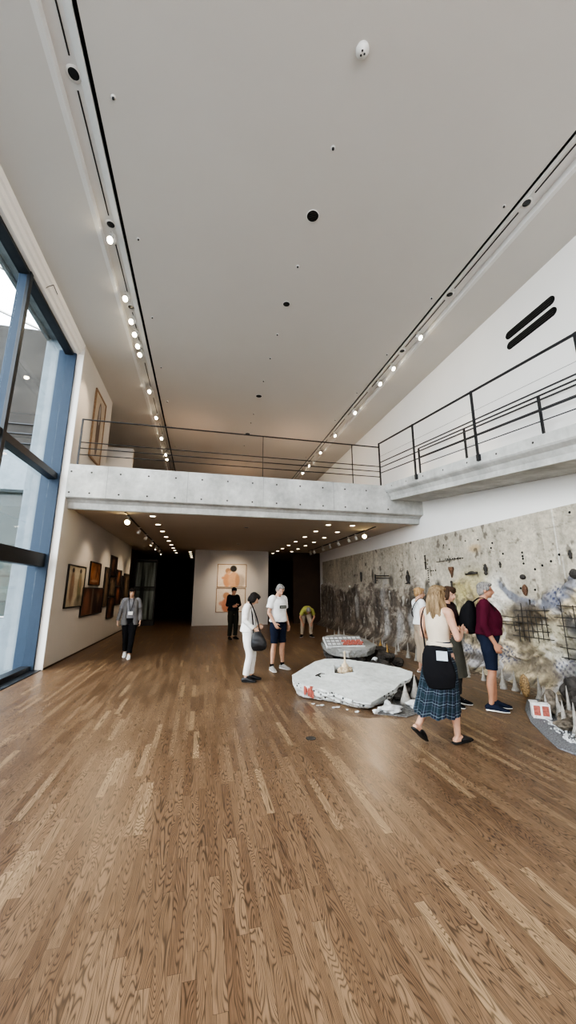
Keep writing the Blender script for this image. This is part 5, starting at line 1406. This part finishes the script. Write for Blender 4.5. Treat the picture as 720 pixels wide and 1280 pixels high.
strap('lanyard', [(.06, .05, 1.47), (.05, .135, 1.36), (.0, .165, 1.14), (-.05, .135, 1.36), (-.06, .05, 1.47)], .006, .003, F_black, p, (1, 0, 0))
b = bmesh.new(); box(b, -.055, .055, .158, .164, 1.05, 1.13, bevel=.002); obj('name_badge', b, M['whitepaint'], p)

# --- 8 dark clothed person with cap
p = person('person in dark jacket and cap with folded arms, in front of the end panel', 1.12, 13.1, 160, 1.70)
J = pose(width=1.02, hdir=(.2, 1, -.2), elR=(.24, .02, 1.13), wrR=(.02, .20, 1.12), hnR=(-1, .1, .1), plR=(0, -1, 0), elL=(-.24, .02, 1.13), wrL=(-.02, .23, 1.08), hnL=(1, .1, .05), plL=(0, -1, 0))
body(p, J, SK2, .009); cap_hair(p, J, H_black, 'short'); cap_hair(p, J, F_black, 'cap', 'cap')
shirt(p, J, F_black, 'jacket', e=.022, hem=.95, sleeve='long', loose=.02); trousers(p, J, F_dkgreen, 'trousers', .96, wide=1.12); shoes(p, J, F_leather, F_soleb)

# --- 9 person bending forward
p = person('person in yellow-green top and sand trousers bending forward in the shadows', 3.72, 13.0, 186, 1.62)
J = pose(pel=(0, -.22, .88), wst=(0, -.10, .98), chs=(.0, .12, 1.02), nkb=(0, .27, 1.0), nkt=(0, .33, .98), head=(.0, .40, .97), hdir=(.0, .55, -1), hup=(0, 1, .5),
         shR=(.165, .20, .98), shL=(-.165, .20, .98), elR=(.27, .14, .74), wrR=(.17, .10, .53), elL=(-.27, .14, .74), wrL=(-.17, .10, .53), hnR=(-.2, .1, -1), hnL=(.2, .1, -1), plR=(0, -1, 0), plL=(0, -1, 0),
         hpR=(.095, -.20, .85), hpL=(-.095, -.20, .85), knR=(.16, .02, .47), knL=(-.16, .02, .47), anR=(.17, -.10, .085), anL=(-.17, -.10, .085), ftR=(.4, 1, 0), ftL=(-.4, 1, 0))
body(p, J, SK2, .009); cap_hair(p, J, H_grey, 'short')
shirt(p, J, F_olive, 'shirt', e=.02, hem=.7, sleeve='short', se=.02, loose=.015); trousers(p, J, F_sand, 'trousers', .95, wide=1.1); shoes(p, J, F_leather, F_sole)

# ------------------------------------------------------------------ lights
def light(kind, name, loc, energy, col=(1, 1, 1), rot=None, target=None, **k):
    L = bpy.data.lights.new(name, kind); L.energy = energy; L.color = col
    for a, v in k.items(): setattr(L, a, v)
    o = bpy.data.objects.new(name, L); C.objects.link(o); o.location = loc
    if target is not None: o.rotation_euler = (Vector(target)-Vector(loc)).to_track_quat('-Z', 'Y').to_euler()
    elif rot: o.rotation_euler = rot
    return o
WARM = (1, .80, .58)
# spotlights of the high troughs
for y, tz in ((5.8, 2.0), (7.82, 2.0), (9.04, 6.0), (12.66, 5.5)):
    light('SPOT', 'trough_spot', (-1.80, y, ZC-.18), 90, WARM, target=(XL, y+.3, tz), spot_size=R(45), spot_blend=.8, shadow_soft_size=.05)
for y in (6.81, 8.88, 12.66, 16.3):
    light('SPOT', 'trough_spot', (4.83, y, ZC-.18), 120, WARM, target=(XR, y+.4, 2.5), spot_size=R(50), spot_blend=.8, shadow_soft_size=.05)
for x, y in ((-.5, 13), (3.4, 13), (1.5, 17.5), (1.5, 21)):
    light('POINT', 'upper_room_fill', (x, y, 6.2), 16, (1, .66, .42), shadow_soft_size=.25)  # added warm fill with no fixtures, to brown and lift the upper room
# floor glint comes from one lit trough lamp aimed down
light('SPOT', 'track_spot', (5.17, 10.98, ZL-.24), 110, WARM, target=(1.8, 3.4, 0), spot_size=R(22), spot_blend=1, shadow_soft_size=.07)
light('SPOT', 'track_spot', (-1.97, 10.0, ZL-.24), 50, WARM, target=(-.6, 4.2, 0), spot_size=R(34), spot_blend=1, shadow_soft_size=.07)
# lower ceiling wash
for y in (11.0, 13.2, 15.4, 17.4):
    light('SPOT', 'wall_wash', (-1.95, y, ZL-.2), 34, WARM, target=(XL, y+.1, 1.9), spot_size=R(75), spot_blend=.9, shadow_soft_size=.04)
for y in (10.06, 12.67, 15.14, 17.72):
    light('SPOT', 'downlight', (-1.34, y, ZL-.02), 36, WARM, rot=(0, 0, 0), spot_size=R(100), spot_blend=.8, shadow_soft_size=.07)
    light('SPOT', 'downlight', (3.64, y, ZL-.02), 36, WARM, rot=(0, 0, 0), spot_size=R(100), spot_blend=.8, shadow_soft_size=.07)
light('SPOT', 'panel_spot', (1.45, 15.6, ZL-.15), 170, WARM, target=(1.45, YP, 1.9), spot_size=R(62), spot_blend=1, shadow_soft_size=.06)
light('SPOT', 'mural_spot', (5.16, 12.35, ZL-.2), 35, WARM, target=(XR, 12.6, 1.6), spot_size=R(70), spot_blend=.9, shadow_soft_size=.05)
light('SPOT', 'passage_spot', (-2.2, 19.6, 3.3), 25, (1, .55, .2), target=(XL, 20.0, 1.5), spot_size=R(80), spot_blend=.9, shadow_soft_size=.05)

# ------------------------------------------------------------------ sky
w = bpy.data.worlds.new('sky'); bpy.context.scene.world = w; w.use_nodes = True
nt = w.node_tree; nt.nodes.clear()
out = nt.nodes.new('ShaderNodeOutputWorld'); bg = nt.nodes.new('ShaderNodeBackground')
tc = nt.nodes.new('ShaderNodeTexCoord'); nz = nt.nodes.new('ShaderNodeTexNoise'); nz.inputs['Scale'].default_value = 3.0; nz.inputs['Detail'].default_value = 5
rp = nt.nodes.new('ShaderNodeValToRGB'); e = rp.color_ramp.elements
e[0].position = .38; e[0].color = (.80, .86, 1.0, 1); e[1].position = .62; e[1].color = (1.0, .94, .86, 1)
nt.links.new(tc.outputs['Generated'], nz.inputs['Vector']); nt.links.new(nz.outputs['Fac'], rp.inputs[0]); nt.links.new(rp.outputs[0], bg.inputs[0])
bg.inputs[1].default_value = 5.5
nt.links.new(bg.outputs[0], out.inputs[0])

# ------------------------------------------------------------------ camera
cam = bpy.data.cameras.new('camera'); co = bpy.data.objects.new('camera', cam); C.objects.link(co)
cam.sensor_fit = 'HORIZONTAL'; cam.sensor_width = 36; cam.lens = 456/720*36
cam.clip_start = .05; cam.clip_end = 200
co.location = (0, 0, 1.62); co.rotation_euler = (R(90+12.129), 0, R(-13.154))
sc = bpy.context.scene; sc.camera = co
sc.view_settings.view_transform = 'AgX'; sc.view_settings.look = 'AgX - High Contrast'; sc.view_settings.exposure = 0.55
sc.cycles.use_denoising = True
sc.cycles.max_bounces = 8; sc.cycles.diffuse_bounces = 5; sc.cycles.glossy_bounces = 3; sc.cycles.transparent_max_bounces = 12
sc.cycles.sample_clamp_indirect = 8; sc.cycles.caustics_reflective = False; sc.cycles.caustics_refractive = False
if _TS is not None: bpy.data.scenes.remove(_TS)
